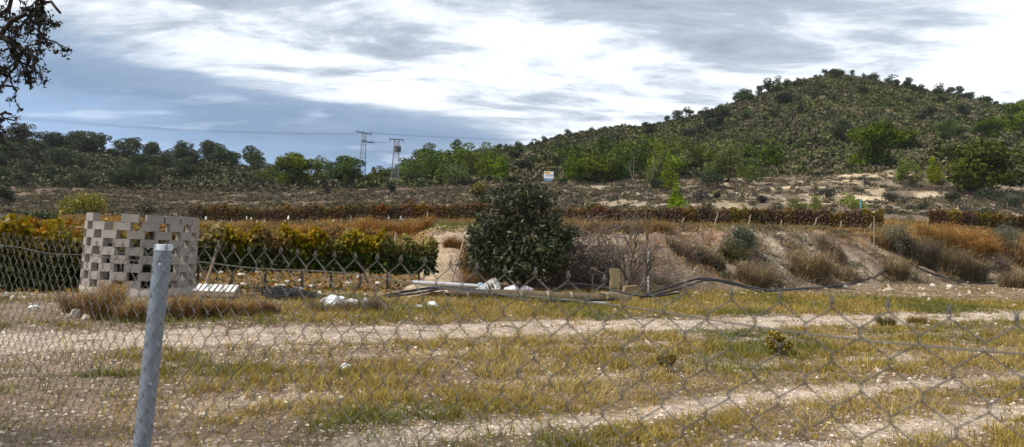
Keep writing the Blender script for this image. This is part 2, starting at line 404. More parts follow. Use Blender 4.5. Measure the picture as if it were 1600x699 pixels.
# steep cuts in the terraces show pale marl
dz = np.gradient(GZ, axis=0) / np.gradient(RR, axis=0)
C = lay(C, terrace_w(GX, GY) * sstep(.3, .7, dz) * .75 * sstep(.2, .32, a_) * sstep(.38, .5, n5), np.array([.50, .42, .31]))
C = lay(C, np.exp(-((a_ - .40) / .13) ** 2) * sstep(95, 110, GY) * (1 - sstep(165, 185, GY)) * sstep(.46, .58, n4) * .8, np.array([.60, .47, .29]))
hl = sstep(165, 195, GY); C = lay(C, hl * .9, hill); C = lay(C, hl * sstep(.58, .68, n5) * .6, np.array([.25, .20, .14]))
tone = C
g = MB(); nr, nc = GX.shape
i = (np.arange(nr - 1)[:, None] * nc + np.arange(nc - 1)[None]).ravel()
g.add(np.stack([GX, GY, GZ], -1).reshape(-1, 3), np.stack([i, i + 1, i + nc + 1, i + nc], 1)[:, ::-1], tone.reshape(-1, 3))
m, nt, b = nmat("ground_soil")
at = N(nt, 'ShaderNodeAttribute', attribute_name='tone').outputs['Color']
gc = N(nt, 'ShaderNodeTexCoord').outputs['Object']
f1 = noise(nt, gc, 2.5, 8, .7); f2 = noise(nt, gc, 14, 6, .75); f3 = noise(nt, gc, .35, 8, .7)
c = mixc(nt, 1.0, at, ramp(nt, f1, [(.3, .62), (.7, 1.35)]), 'MULTIPLY')
c = mixc(nt, 1.0, c, ramp(nt, f3, [(.35, .75), (.65, 1.25)]), 'MULTIPLY')
c = mixc(nt, 1.0, c, ramp(nt, f2, [(.34, .42), (.5, 1.0), (.66, 1.55)]), 'MULTIPLY')
vo = N(nt, 'ShaderNodeTexVoronoi'); vo.inputs['Scale'].default_value = 13; nt.links.new(gc, vo.inputs['Vector'])
vsel = N(nt, 'ShaderNodeSeparateColor'); nt.links.new(vo.outputs['Color'], vsel.inputs[0])
grav = mth(nt, 'MULTIPLY', sm(.0, .22, mth(nt, 'SUBTRACT', .30, vo.outputs['Distance'])) if False else mth(nt, 'LESS_THAN', vo.outputs['Distance'], .33), mth(nt, 'GREATER_THAN', mth(nt, 'ADD', vsel.outputs[0], mth(nt, 'MULTIPLY', f1, .5)), 1.02))
c = mixc(nt, mth(nt, 'MULTIPLY', grav, .75), c, (.72, .62, .5))
nt.links.new(c, b.inputs['Base Color']); b.inputs['Roughness'].default_value = .95; b.inputs['Specular IOR Level'].default_value = .1
bump(nt, b, mth(nt, 'ADD', mth(nt, 'ADD', f2, f1), mth(nt, 'MULTIPLY', grav, .6)), .9, .05)
tag(g.build("ground", m, smooth=True), kind='structure')

# ------------------------------------------------------------------ air
hz = MB(); box(hz, (0, 560, 60), (3400, 2500, 140)); mh = bpy.data.materials.new("haze"); mh.use_nodes = True; hn = mh.node_tree
hn.nodes.remove(hn.nodes['Principled BSDF']); pv_ = N(hn, 'ShaderNodeVolumePrincipled'); pv_.inputs['Color'].default_value = (.93, .96, 1, 1); pv_.inputs['Density'].default_value = .00009; pv_.inputs['Anisotropy'].default_value = .2
hn.links.new(pv_.outputs[0], hn.nodes['Material Output'].inputs['Volume'])
tag(hz.build("haze", mh, tone=False), "thin pale haze in the air over the hills", kind='stuff')
# ------------------------------------------------------------------ shared materials
M_pine = leafmat("pine_needles", .5, .10, .7, .15, objvar=.28); M_leaf = leafmat("leaf", .4, .25, .45, .35)
M_vine = leafmat("vine_leaf", .45, .35, .6, .2, objvar=.15); M_dry = leafmat("dry_stems", .4, .2, .8, .1)
M_far = leafmat("distant_scrub", .22, .0, .9, .05)
M_grass = leafmat("grass_blades", .4, .3, .7, .15)
M_dark = leafmat("glossy_leaf", .4, .12, .5, .3)
M_bark = solid("bark", (.13, .10, .075), .9, var=.4, scale=20, bmp=.01)
M_barkl = solid("pale_bark", (.23, .19, .15), .9, var=.35, scale=20, bmp=.01)
M_twig = solid("dead_twigs", (.16, .125, .10), .9, var=.35, scale=5)
M_wood = solid("weathered_wood", (.27, .21, .15), .85, var=.35, scale=12, bmp=.01)
M_conc = solid("cast_blocks", (.295, .262, .23), .95, var=.16, scale=3.5, bmp=.006)
M_concd = solid("rough_base", (.36, .31, .26), .95, var=.25, scale=4, bmp=.01)
M_steel = solid("galvanised_steel", (.21, .25, .295), .45, .3, var=.12, scale=25, spec=.5)
M_cap = solid("post_cap_plastic", (.62, .66, .70), .4, 0, var=.08, scale=20, spec=.5)
M_wire = solid("fence_wire", (.125, .115, .098), .6, .1, var=.2, scale=30)
M_white = solid("white_plastic", (.78, .78, .78), .5, var=.08, scale=6)
M_palw = solid("chalky_painted_wood", (.68, .66, .62), .8, var=.15, scale=9)
M_black = solid("black_hose", (.022, .022, .025), .5, var=.3, scale=6)
M_pyl = solid("pylon_steel", (.21, .22, .23), .6, .3, var=.2, scale=2)
M_dkst = solid("dark_steel", (.06, .065, .08), .5, .3, var=.2, scale=3)
M_stone = solid("limestone", (.55, .47, .37), .95, var=.3, scale=5, bmp=.02)
# ------------------------------------------------------------------ pines
def blobs_for(kind):
    """lobes (centre, radius) of a crown for a tree 1 m tall"""
    L = []
    if kind == 'umbrella':
        for k in range(15):
            a = RNG.random() * 6.28; r = .30 * math.sqrt(RNG.random())
            L.append(((r * math.cos(a), r * math.sin(a), .58 + RNG.uniform(-.22, .22) - r * .2), RNG.uniform(.15, .22), .7))
    elif kind == 'lean':
        for k in range(10):
            t = k / 9; a = RNG.random() * 6.28
            L.append(((.26 * t + RNG.uniform(-.2, .2), RNG.uniform(-.2, .2), .45 + .42 * t + RNG.uniform(-.12, .08)), RNG.uniform(.14, .21), .7))
    elif kind == 'round':
        for k in range(18):
            z = RNG.uniform(.2, .85); R = .40 * math.sqrt(max(0, 1 - ((z - .42) / .5) ** 2)); a = RNG.random() * 6.28; r = R * math.sqrt(RNG.random())
            L.append(((r * math.cos(a), r * math.sin(a), z), RNG.uniform(.12, .19), .8))
    elif kind == 'cone':
        for k in range(16):
            z = RNG.uniform(.12, .9); R = .27 * (1.05 - z); a = RNG.random() * 6.28; r = R * math.sqrt(RNG.random())
            L.append(((r * math.cos(a), r * math.sin(a), z), .17 * (1.15 - z) + .05, .95))
    elif kind == 'ragged':
        for k in range(13):
            z = RNG.uniform(.28, .88); a = RNG.random() * 6.28; r = RNG.uniform(.03, .36) * (1.1 - .6 * z)
            L.append(((r * math.cos(a), r * math.sin(a), z), RNG.uniform(.12, .19), .7))
    return L
def pine_meshes(kind, n, leaf, c1, c2):
    L = blobs_for(kind); mb = MB(); tk = MB()
    vol = np.array([l[1] ** 2 for l in L]); vol = vol / vol.sum()
    for (c, r, fl), p in zip(L, vol):
        k = max(8, int(n * p)); d = rdir(k); rad = r * (.55 + .55 * RNG.random(k) ** .6) * (1 + .25 * (fbm(d[:, 0] * 2 + c[0] * 9, d[:, 1] * 2 + d[:, 2] * 2, 3, 2) - .5))
        P = np.array(c) + d * rad[:, None] * np.array([1, 1, fl])
        tone = RNG.random(); cc = np.array(c1) * (1 - tone) + np.array(c2) * tone
        # stiff upward needle tufts
        leaves(mb, P, leaf, cc * (1 + RNG.uniform(-.2, .2, (k, 1))), .55, up=.6, quad=False)
    top = .8 if kind != 'lean' else .7
    bend = .04 * RNG.normal(size=2)
    zz = np.linspace(-.03, top, 7); dx = (zz / top) ** 1.6 * (.2 if kind == 'lean' else bend[0]); dy = (zz / top) ** 1.5 * bend[1]
    tube(tk, np.stack([dx, dy, zz], 1), np.linspace(.022, .007, 7), 6)
    for (c, r, fl) in L[:8]:
        z0 = max(.12, c[2] - .22); x0 = np.interp(z0, zz, dx); y0 = np.interp(z0, zz, dy)
        m_ = (np.array([x0, y0, z0]) + np.array(c)) / 2 + np.array([0, 0, -.03])
        tube(tk, [(x0, y0, z0), m_, c], [.011, .008, .004], 4)
    return mb.mesh("crown", M_pine), tk.mesh("trunk", M_bark, True)
def pine_proto(kind, n, leaf, c1, c2):
    cm, tm = pine_meshes(kind, n, leaf, c1, c2)
    return cm, tm
DG = (.032, .050, .014); MG = (.060, .088, .018); BG = (.075, .115, .014); GG = (.045, .055, .030); YG = (.10, .125, .02)
PV = {
 'far':   [pine_proto(k, 900, .085, DG, MG) for k in ('umbrella', 'ragged', 'round', 'umbrella', 'lean', 'ragged')],
 'far2':  [pine_proto(k, 900, .085, (.03, .042, .018), (.05, .062, .026)) for k in ('umbrella', 'ragged', 'umbrella', 'lean')],
 'grey':  [pine_proto(k, 1500, .07, (.045, .060, .028), (.07, .09, .035)) for k in ('ragged', 'round', 'round', 'lean', 'umbrella')],
 'belt':  [pine_proto(k, 2000, .058, (.050, .078, .010), (.13, .17, .016)) for k in ('round', 'cone', 'round', 'ragged')],
 'bright':[pine_proto(k, 2200, .055, (.08, .115, .012), (.16, .20, .018)) for k in ('round', 'cone', 'cone')],
 'big':   [pine_proto(k, 9000, .042, (.042, .068, .010), (.13, .175, .016)) for k in ('round', 'round', 'umbrella')],
}
def pine(px, py, hp, fam, label, group=None, var=None, wide=1.0, loc=None):
    """py is where the trunk meets the ground in the photograph, hp the tree's height there in its pixels"""
    p = hit(px, py) if loc is None else loc
    if p is None: return None
    H = hp * (.9 if fam == 'far' else 1.3 if fam == 'bright' else 1.15) * p[1] / F
    cm, tm = PV[fam][RNG.integers(len(PV[fam])) if var is None else var]
    t = empty("pine_tree", (p[0], p[1], p[2] - .05 * H * .3), RNG.random() * 6.28)
    t.scale = (H * wide, H * wide, H)
    for nm, me in (("crown", cm), ("trunk", tm)):
        o = bpy.data.objects.new(nm, me); COL.objects.link(o); o.parent = t
    return tag(t, label, "pine tree", group)
def crest_y(px):
    a = (px - 800) / 1200; best = 1e9; d = ray(px, 350); 
    Yv = np.arange(160, 450, 3.0); Xv = d[0] / d[1] * Yv; Zv = height(Xv, Yv); n = None
    pys = np.array([proj((x, y, z))[1] for x, y, z in zip(Xv, Yv, Zv)])
    k = pys.argmin(); return np.array([Xv[k], Yv[k], Zv[k]]), pys[k]
# crest of the big hill
G1 = "small pines along the skyline of the big hill"
for px, hp in [(668,8),(684,12),(700,14),(712,9),(724,12),(741,16),(757,12),(775,18),(790,13),(806,14),(826,16),(846,11),(868,13),(886,10),(905,9),(922,13),(940,11),(958,14),(976,12),(993,10),(1003,14),(1020,11),(1036,20),(1052,26),(1076,22),(1088,14),(1098,12),(1120,14),(1132,11),(1148,18),(1154,24),(1166,26),(1180,22),(1192,26),(1203,20),(1214,26),(1228,12),(1243,12),(1270,10),(1290,9),(1307,13),(1318,11),(1330,16),(1345,13),(1356,17),(1370,20),(1381,15),(1398,22),(1410,16),(1424,24),(1437,14),(1452,10),(1468,27),(1479,22),(1496,26),(1505,15),(1520,22),(1533,16),(1548,20),(1562,13),(1578,15),(1592,12)]:
    c, cy = crest_y(px); c = c + np.array([0, RNG.uniform(-8, 2), 0]); c[2] = hgt(c[0], c[1])
    pine(px, 0, hp * 1.0, 'far', "small dark pine on the skyline of the big hill", G1, loc=c, wide=RNG.uniform(.9, 1.35))
for px in np.concatenate([RNG.uniform(1140, 1240, 6), RNG.uniform(1285, 1600, 22), RNG.uniform(690, 1100, 10)]):
    c, cy = crest_y(px); c = c + np.array([0, RNG.uniform(-16, 4), 0]); c[2] = hgt(c[0], c[1])
    pine(px, 0, RNG.uniform(11, 19), 'far', "small dark pine on the skyline of the big hill", G1, loc=c, wide=RNG.uniform(1.1, 1.6))
# slope of the big hill
def crest_line(px): return np.interp(px, [640,700,800,900,1000,1060,1150,1250,1310,1400,1500,1600], [266,250,230,217,201,188,160,127,118,131,152,173])
G2 = "small pines scattered over the slope of the big hill"; k = 0
while k < 52:
    px = RNG.uniform(700, 1600); cy = crest_line(px); py = cy + 14 + (275 - cy - 14) * RNG.random()
    if 1330 < px < 1480 and 195 < py < 270: continue
    if pine(px, py, RNG.uniform(12, 24), 'far2' if RNG.random() < .6 else 'far', "small dull green pine half way up the slope of the big hill", G2, wide=RNG.uniform(1.0, 1.5)): k += 1
G3 = "green pines at the foot of the big hill"; k = 0
while k < 50:
    px = RNG.uniform(650, 1215); py = RNG.uniform(268, 291) if px < 880 else RNG.uniform(262, 290)
    if 835 < px < 885: continue
    if pine(px, py, RNG.uniform(32, 52), 'belt', "full green pine in the belt of trees along the foot of the big hill", G3, wide=RNG.uniform(.95, 1.4)): k += 1
# left hill
G4 = "grey green pines along the skyline of the low hill"
for px, hp in [(-14,26),(6,24),(24,30),(44,26),(66,34),(82,26),(99,33),(116,22),(128,30),(143,24),(160,34),(178,34),(194,30),(209,34),(224,27),(240,30),(262,22),(270,26),(289,30),(300,34),(316,24),(330,34),(345,36),(362,28),(376,24),(388,36),(401,32)]:
    c, cy = crest_y(px); c = c + np.array([0, RNG.uniform(-14, 0), 0]); c[2] = hgt(c[0], c[1])
    pine(px, 0, hp, 'grey', "grey green pine with open crown on the skyline of the low hill", G4, loc=c, wide=RNG.uniform(.9, 1.3))
G5 = "grey green pines on the slope of the low hill"; k = 0
while k < 34:
    px = RNG.uniform(-10, 420); py = RNG.uniform(238 if px < 240 else 262, 296)
    if pine(px, py, RNG.uniform(20, 34), 'grey', "grey green pine among scrub on the slope of the low hill", G5, wide=RNG.uniform(1.0, 1.4)): k += 1
G6 = "pines in the belt behind the two pylons"
for px, py, hp, wd in [(418,290,32,1.2),(432,292,30,1),(485,288,34,1),(500,288,40,.9),(515,289,28,1.1),(583,287,24,1.1),(597,288,26,1.3),(640,288,36,1.2),(656,287,34,1.1),(574,291,18,1.5),(630,284,34,1.1)]:
    pine(px, py, hp, 'belt', "green pine in the thin belt of trees behind the two pylons", G6, wide=wd)
# the pines one can single out
for a in [
 (462,296,52,'big',"broad rounded pine standing alone between the low hill and the lattice pylons",None,0,1.35),
 (540,293,46,'big',"broad dark pine directly beside the taller lattice pylon",None,1,1.4),
 (1366,266,68,'big',"large bright green pine half way up the big hill above the bare clay bank",None,0,1.25),
 (1408,240,44,'big',"darker pine just behind the large bright pine on the hill slope",None,2,1.1),
 (1532,310,84,'big',"largest pine, dense and wide, at the foot of the big hill",None,1,1.6),
 (1482,222,34,'big',"round olive green pine high on the hill above the largest pine",None,1,1.1),
 (1549,222,36,'big',"olive pine on the pale slope near the edge of the big hill",None,0,1.2),
 (1596,216,56,'big',"tall dark pine cut by the edge of the view on the hill",None,1,1.1),
 (1418,294,38,'bright',"small yellow green pine on the ochre clay bank",None,0,1.0),
 (1459,288,36,'bright',"thin small pine beside the ochre clay bank",None,1,.9),
 (1315,225,36,'grey',"dull grey green pine on the slope left of the large bright pine",None,2,1.0),
 (1043,297,38,'bright',"bright young pine between two dark round bushes",None,1,1.1),
 (1057,331,36,'bright',"bright young pine closest to the brown vine row",None,2,1.1),
 (1140,286,52,'bright',"tall yellow green pine in front of the hill foot trees",None,0,1.0),
 (1175,290,42,'belt',"dark green pine next to the tall yellow green pine",None,0,1.0),
 (1245,334,22,'bright',"first small bright pine seedling of three along the brown vine row",None,0,1.2),
 (1275,335,24,'bright',"middle small bright pine seedling of three along the brown vine row",None,1,1.3),
 (1331,335,28,'bright',"small bright pine seedling beside the blue post",None,0,1.2),
 (1385,226,30,'far2',"faint pine on the slope behind the large bright pine",None,0,1.1),
]: pine(*a[:6], var=a[6], wide=a[7])
# ------------------------------------------------------------------ scrub (nobody could count it)
def scrub(name, n, area, size, cols, mat, label, tri=26, flat=.6, seedv=0, leafs=.42):
    """clumps of small leaf faces scattered over an area given by a sampler of ground points"""
    mb = MB(); T = []
    for k in range(6):
        d = rdir(tri); d[:, 2] = np.abs(d[:, 2]) * 1.1; r = (.45 + .55 * RNG.random(tri))[:, None]; P = d * r * np.array([1, 1, flat / .6]); P[:, 2] *= .75
        t = MB(); leaves(t, P, leafs, None, .8, up=.3, quad=False); T.append(np.concatenate(t.v).reshape(-1, 3, 3))
    X, Y = area(n); Z = height(X, Y); S = size(X, Y, len(X)); cc = cols(X, Y, len(X))
    ty = RNG.integers(0, 6, len(X)); rz = RNG.random(len(X)) * 6.28
    for k in range(6):
        q = ty == k; m_ = q.sum()
        if not m_: continue
        c, s = np.cos(rz[q]), np.sin(rz[q]); t = T[k][None]
        x = t[..., 0] * c[:, None, None] - t[..., 1] * s[:, None, None]; y = t[..., 0] * s[:, None, None] + t[..., 1] * c[:, None, None]
        V = np.stack([x, y, np.broadcast_to(t[..., 2], x.shape)], -1) * S[q][:, None, None, None]
        V = V + np.stack([X[q], Y[q], Z[q] - .05 * S[q]], -1)[:, None, None, :]
        fc = np.repeat(cc[q] * (1 + RNG.uniform(-.2, .2, (m_, 1))), tri, 0) * (1 + RNG.uniform(-.15, .15, (m_ * tri, 1)))
        mb.polys(V.reshape(-1, 3, 3), fc)
    o = mb.build(name, mat); return tag(o, label, None, None, 'stuff')
def in_view(n, y0, y1, a0=-.78, a1=.78, dens=None):
    Yv = np.sqrt(RNG.uniform(y0 ** 2, y1 ** 2, n)); av = RNG.uniform(a0, a1, n); Xv = av * Yv
    if dens is not None:
        k = RNG.random(n) < dens(Xv, Yv); Xv, Yv = Xv[k], Yv[k]
    return Xv, Yv
def hillcol(X, Y, n):
    a = X / Y; nz = fbm(X / 25, Y / 25, 61, 3); r = RNG.random(n)
    pal = np.array([(.080, .090, .032), (.110, .108, .042), (.128, .108, .064), (.060, .072, .025), (.142, .120, .082), (.088, .105, .032)])
    k = np.clip((r * .6 + nz * .55) * 6 - .4, 0, 5).astype(int); perm = np.array([5, 0, 3, 1, 2, 4])
    c = pal[perm[k]]
    w = sstep(-.1, -.3, a) if False else (a < -.2)
    c = np.where(w[:, None], c * .5 + np.array([.085, .078, .055]) * .5, c); return c
scrub("hill_scrub", 72000, lambda n: in_view(n, 165, 365, dens=lambda X, Y: .35 + .65 * sstep(.35, .55, fbm(X / 12, Y / 12, 62, 3))),
      lambda X, Y, n: RNG.uniform(.7, 2.3, n) * (.8 + .5 * fbm(X / 20, Y / 20, 63, 2)), hillcol, M_far, "low grey green scrub covering the stony hills")
scrub("hill_bushes", 5200, lambda n: in_view(n, 170, 362, dens=lambda X, Y: sstep(.40, .58, fbm(X / 16, Y / 16, 66, 3))),
      lambda X, Y, n: 1.2 + RNG.exponential(.55, n).clip(0, 2.2), lambda X, Y, n: np.array([(.050, .060, .020), (.062, .076, .022), (.040, .047, .020), (.080, .090, .026)])[RNG.integers(0, 4, n)] * np.where((X / Y < -.2)[:, None], np.array([1.0, .85, 1.3]), 1), M_far, "dark green bushes dotted over the stony hills", tri=70, flat=.75, leafs=.30)
def midcol(X, Y, n):
    r = fbm(X / 5, Y / 5, 64, 3) * .7 + RNG.random(n) * .5
    pal = np.array([(.12, .095, .07), (.085, .082, .045), (.15, .115, .065), (.075, .07, .055), (.19, .15, .085), (.06, .075, .03)])
    return pal[np.clip(r * 6 - .6, 0, 5).astype(int)]
scrub("terrace_scrub", 24000, lambda n: in_view(n, 79, 168, dens=lambda X, Y: (.25 + .75 * sstep(.42, .6, fbm(X / 5, Y / 5, 65, 3))) * (1 - .55 * np.exp(-((X / Y - .40) / .12) ** 2))),
      lambda X, Y, n: RNG.uniform(.25, .75, n), midcol, M_dry, "dry grey brown scrub on the stony terraces below the hills", tri=34)

def bankcol(X, Y, n):
    r = fbm(X / 2.5, Y / 2.5, 67, 3) * .8 + RNG.random(n) * .4
    pal = np.array([(.12, .09, .075), (.17, .125, .10), (.20, .145, .08), (.09, .085, .045), (.24, .18, .11), (.13, .10, .06)])
    return pal[np.clip(r * 6 - .6, 0, 5).astype(int)]
scrub("bank_weeds", 12000, lambda n: in_view(n, 27, 72, -.02, .72, dens=lambda X, Y: (base_h(X, Y) > .15) * (Y < 36 + 46 * X / Y) * sstep(.45, .58, fbm(X / 1.6, Y / 1.6, 68, 4))),
      lambda X, Y, n: RNG.uniform(.12, .50, n), bankcol, M_dry, "dead brown and purplish weeds covering the earth bank", tri=60, flat=.5, leafs=.20)
# ------------------------------------------------------------------ grapevines
def vine_meshes(n, leaf, W, H0, H1, D, ctop, cbot, trunkh=.75, shoots=10, ba=1.6):
    mb = MB(); tk = MB()
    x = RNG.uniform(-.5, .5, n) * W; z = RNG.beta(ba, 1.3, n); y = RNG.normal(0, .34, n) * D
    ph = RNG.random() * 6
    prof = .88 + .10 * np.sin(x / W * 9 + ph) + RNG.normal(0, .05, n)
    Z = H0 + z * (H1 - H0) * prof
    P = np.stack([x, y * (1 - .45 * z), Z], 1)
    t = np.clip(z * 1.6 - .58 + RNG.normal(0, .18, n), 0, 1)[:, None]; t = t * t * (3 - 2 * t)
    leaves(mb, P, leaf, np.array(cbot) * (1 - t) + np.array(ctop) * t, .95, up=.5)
    zz = np.linspace(-.08, trunkh, 6)
    tube(tk, np.stack([np.cumsum(RNG.normal(0, .025, 6)), np.cumsum(RNG.normal(0, .02, 6)), zz], 1), np.linspace(.045, .028, 6), 6)
    for s in (-1, 1): tube(tk, [(0, 0, trunkh - .1), (s * W * .25, 0, trunkh + .03), (s * W * .5, 0, trunkh + .05)], [.028, .02, .014], 5)
    for k in range(shoots):
        xs = RNG.uniform(-.5, .5) * W; tube(tk, [(xs, 0, trunkh), (xs + RNG.normal(0, .06), RNG.normal(0, .1), trunkh + .4), (xs + RNG.normal(0, .12), RNG.normal(0, .2), H1 - .15)], [.007, .005, .003], 3)
    return mb.mesh("foliage", M_vine), tk.mesh("trunk", M_bark, True)
YL = (.30, .20, .018); GR = (.038, .060, .010); OR = (.27, .13, .02); RB = (.17, .062, .022); BR = (.13, .075, .028); DGV = (.025, .04, .010)
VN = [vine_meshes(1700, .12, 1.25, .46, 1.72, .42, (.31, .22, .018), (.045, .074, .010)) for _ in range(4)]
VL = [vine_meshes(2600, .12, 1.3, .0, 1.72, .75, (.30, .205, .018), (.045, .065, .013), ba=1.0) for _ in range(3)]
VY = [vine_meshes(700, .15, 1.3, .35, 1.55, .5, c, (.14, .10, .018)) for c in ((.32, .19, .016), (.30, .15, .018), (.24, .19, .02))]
VF = [vine_meshes(900, .17, 1.6, .30, 1.80, .5, c, d) for c, d in (((.20, .105, .032), (.10, .06, .025)), ((.23, .14, .035), (.12, .07, .028)), ((.16, .085, .03), (.075, .048, .022)), ((.19, .12, .03), (.10, .07, .025)))]
def vine(p, rz, V, label, group, s=1.0):
    t = empty("grapevine", p, rz); t.scale = (s, s, s)
    for nm, me in zip(("foliage", "trunk"), V):
        o = bpy.data.objects.new(nm, me); COL.objects.link(o); o.parent = t
    return tag(t, label, "grapevine", group)
RZ = math.atan2(.5, .866)
def uv(u, v): return u * .866 - v * .5, u * .5 + v * .866
# front row: from behind the tower to the dirt ramp
k = 0; u = -2.0
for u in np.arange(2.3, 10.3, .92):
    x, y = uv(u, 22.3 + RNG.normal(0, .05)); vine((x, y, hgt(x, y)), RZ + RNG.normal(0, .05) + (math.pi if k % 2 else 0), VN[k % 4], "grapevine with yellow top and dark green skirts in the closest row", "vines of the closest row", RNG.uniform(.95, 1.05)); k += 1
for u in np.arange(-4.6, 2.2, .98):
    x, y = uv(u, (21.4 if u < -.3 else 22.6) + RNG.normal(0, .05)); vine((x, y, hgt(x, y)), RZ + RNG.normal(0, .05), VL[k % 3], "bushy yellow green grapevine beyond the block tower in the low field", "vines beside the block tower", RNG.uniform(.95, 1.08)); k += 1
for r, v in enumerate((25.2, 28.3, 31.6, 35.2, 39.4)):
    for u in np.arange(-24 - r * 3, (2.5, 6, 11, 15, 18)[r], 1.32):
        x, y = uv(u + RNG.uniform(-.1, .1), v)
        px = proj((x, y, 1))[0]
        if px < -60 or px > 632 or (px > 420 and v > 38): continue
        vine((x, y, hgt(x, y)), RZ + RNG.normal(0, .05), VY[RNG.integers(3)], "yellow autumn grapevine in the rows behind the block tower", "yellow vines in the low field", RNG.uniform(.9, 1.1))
# the long brown row across the upper field
A, B = gp(306, 74), gp(1362, 63); n = int(np.linalg.norm((B - A)[:2]) / 1.28); rz = math.atan2(B[1] - A[1], B[0] - A[0])
for i in range(n):
    p = A + (B - A) * i / (n - 1); x, y = p[0], p[1] + RNG.normal(0, .1)
    vine((x, y, hgt(x, y) - .05), rz + RNG.normal(0, .08), VF[(RNG.integers(4) if 3 < i else 0)], "rust brown grapevine in the long row across the upper field", "vines of the long brown row", RNG.uniform(.85, 1.08))
A2, B2 = gp(1466, 74), gp(1640, 78)
for i in range(9):
    p = A2 + (B2 - A2) * i / 8; vine((p[0], p[1], hgt(p[0], p[1])), rz, VF[i % 4], "brown grapevine beyond the orange bushes at the end of the bank", "vines beyond the orange bushes", 1.0)
# white paper bags on the fruit of the long row
bagm = []
for k in range(3):
    mb = MB(); th_ = np.linspace(0, 2 * math.pi, 8, endpoint=False)
    prof = [(0, .02), (.06, .05), (.14, .10), (.3, .12), (.42, .11), (.46, .03)]
    R = [[(r * math.cos(t) * (1 + .18 * math.sin(3 * t + k)), r * .6 * math.sin(t), -z) for t in th_] for z, r in prof]
    V = np.array(R).reshape(-1, 3); f = [[i * 8 + j, i * 8 + (j + 1) % 8, (i + 1) * 8 + (j + 1) % 8, (i + 1) * 8 + j] for i in range(5) for j in range(8)]
    mb.add(V, f); bagm.append(mb.mesh("fruit_bag", M_white, True))
for px, py in [(322,341),(346,347),(362,345),(377,349),(386,341),(394,343),(402,347),(414,346),(446,347),(451,340),(473,344),(478,348),(497,347),(521,345),(522,339),(534,344),(548,338),(549,345),(566,341),(600,341),(607,339),(627,340),(629,344),(683,345),(690,348),(706,352)]:
    q = pt(px, py, 0.5 + 74 - (px - 306) * .0105); o = bpy.data.objects.new("fruit_bag", bagm[RNG.integers(3)]); COL.objects.link(o)
    q = pt(px, py - 3, q[1] - .95)
    o.location = q; o.scale = (.8, .8, RNG.uniform(.6, 1.0)); o.rotation_euler = (RNG.normal(0, .2), RNG.normal(0, .25), RNG.random() * 6)
    tag(o, "white paper bag hanging on the fruit of the long brown vine row", "fruit bag", "white bags on the long brown row")
# ------------------------------------------------------------------ wooden stakes
def stake(px0, py0, px1, py1, Y0, lean_y, rad, label, group=None, mat=None, name="wooden_stake", cat="stake"):
    a = gp(px0, Y0) if py0 is None else pt(px0, py0, Y0); b_ = pt(px1, py1, Y0 + lean_y)
    gz = hgt(a[0], a[1]); a[2] = min(a[2], gz) - .05
    mb = MB(); k = np.linspace(0, 1, 6)[:, None]; P = a * (1 - k) + b_ * k; P[1:-1] += RNG.normal(0, rad * .25, (4, 3))
    tube(mb, P - a, rad * np.linspace(1, .85, 6), 7)
    o = mb.build(name, mat or M_wood, smooth=True); o.location = a; return tag(o, label, cat, group)
stake(44,463,95,362,18.2,.8,.05,"thick grey stake leaning over the low vines beside the block tower")
stake(321,433,342,376,20.4,.6,.045,"grey stake slanting in front of the closest vine row beside the white pallet")
stake(607,420,619,364,24.8,.5,.045,"pale stake near the end of the closest vine row")
stake(659,437,676,363,25.6,1.0,.04,"thin dark stake leaning at the last vine before the dirt ramp")
stake(705,432,729,361,27.0,1.6,.04,"dark stake leaning on the pale dirt ramp beside the leafy tree")
stake(440,None,452,357,26.5,.2,.045,"short grey stake top standing above the closest vine row")
stake(1366,382,1366,338,45.5,0,.035,"straight pale post on the crest of the bank beside the grey green bush")
stake(1013,440,1013,392,26.6,.3,.03,"whitish upright stick beside the bare shrub at the bank foot", mat=M_palw)
for px0, px1, y1 in [(668,668,331),(640,643,341),(1062,1069,340),(1115,1122,333),(1168,1173,336),(1219,1222,344),(1269,1277,340),(1311,1315,345),(1355,1362,350),(560,563,340),(770,772,338)]:
    Yb = 73 - (px0 - 306) * .0105 - 1.2
    stake(px0, None, px1, y1, Yb, .1, .06, "slanting grey stake in the long brown vine row", "stakes of the long brown row")
# thin fence posts on the terraces behind
for px, py, h in [(413,316,16),(431,314,16),(449,317,20),(470,312,16),(492,310,16),(516,307,14),(600,318,18),(650,306,16),(705,303,13),(724,302,12)]:
    p = hit(px, py); stake(px, None, px, py - h, p[1], 0, .03, "thin grey post of the far wire fence below the pylons", "posts of the far fence below the pylons", M_barkl, "fence_post", "post")
for px, py, h in [(1122,300,14),(1150,300,15),(1191,298,14),(1264,306,14),(1332,308,12),(1449,318,16),(1490,330,14),(1574,334,18)]:
    p = hit(px, py); stake(px, None, px, py - h, p[1], 0, .03, "thin pale post of the far wire fence below the big hill", "posts of the far fence below the big hill", M_barkl, "fence_post", "post")
M_blue = solid("blue_paint", (.10, .26, .36), .6)
p = hit(1345, 340); stake(1345, None, 1345, 311, p[1], 0, .09, "pale blue pipe post standing behind the end of the brown vine row", None, M_blue, "pipe_post", "post")
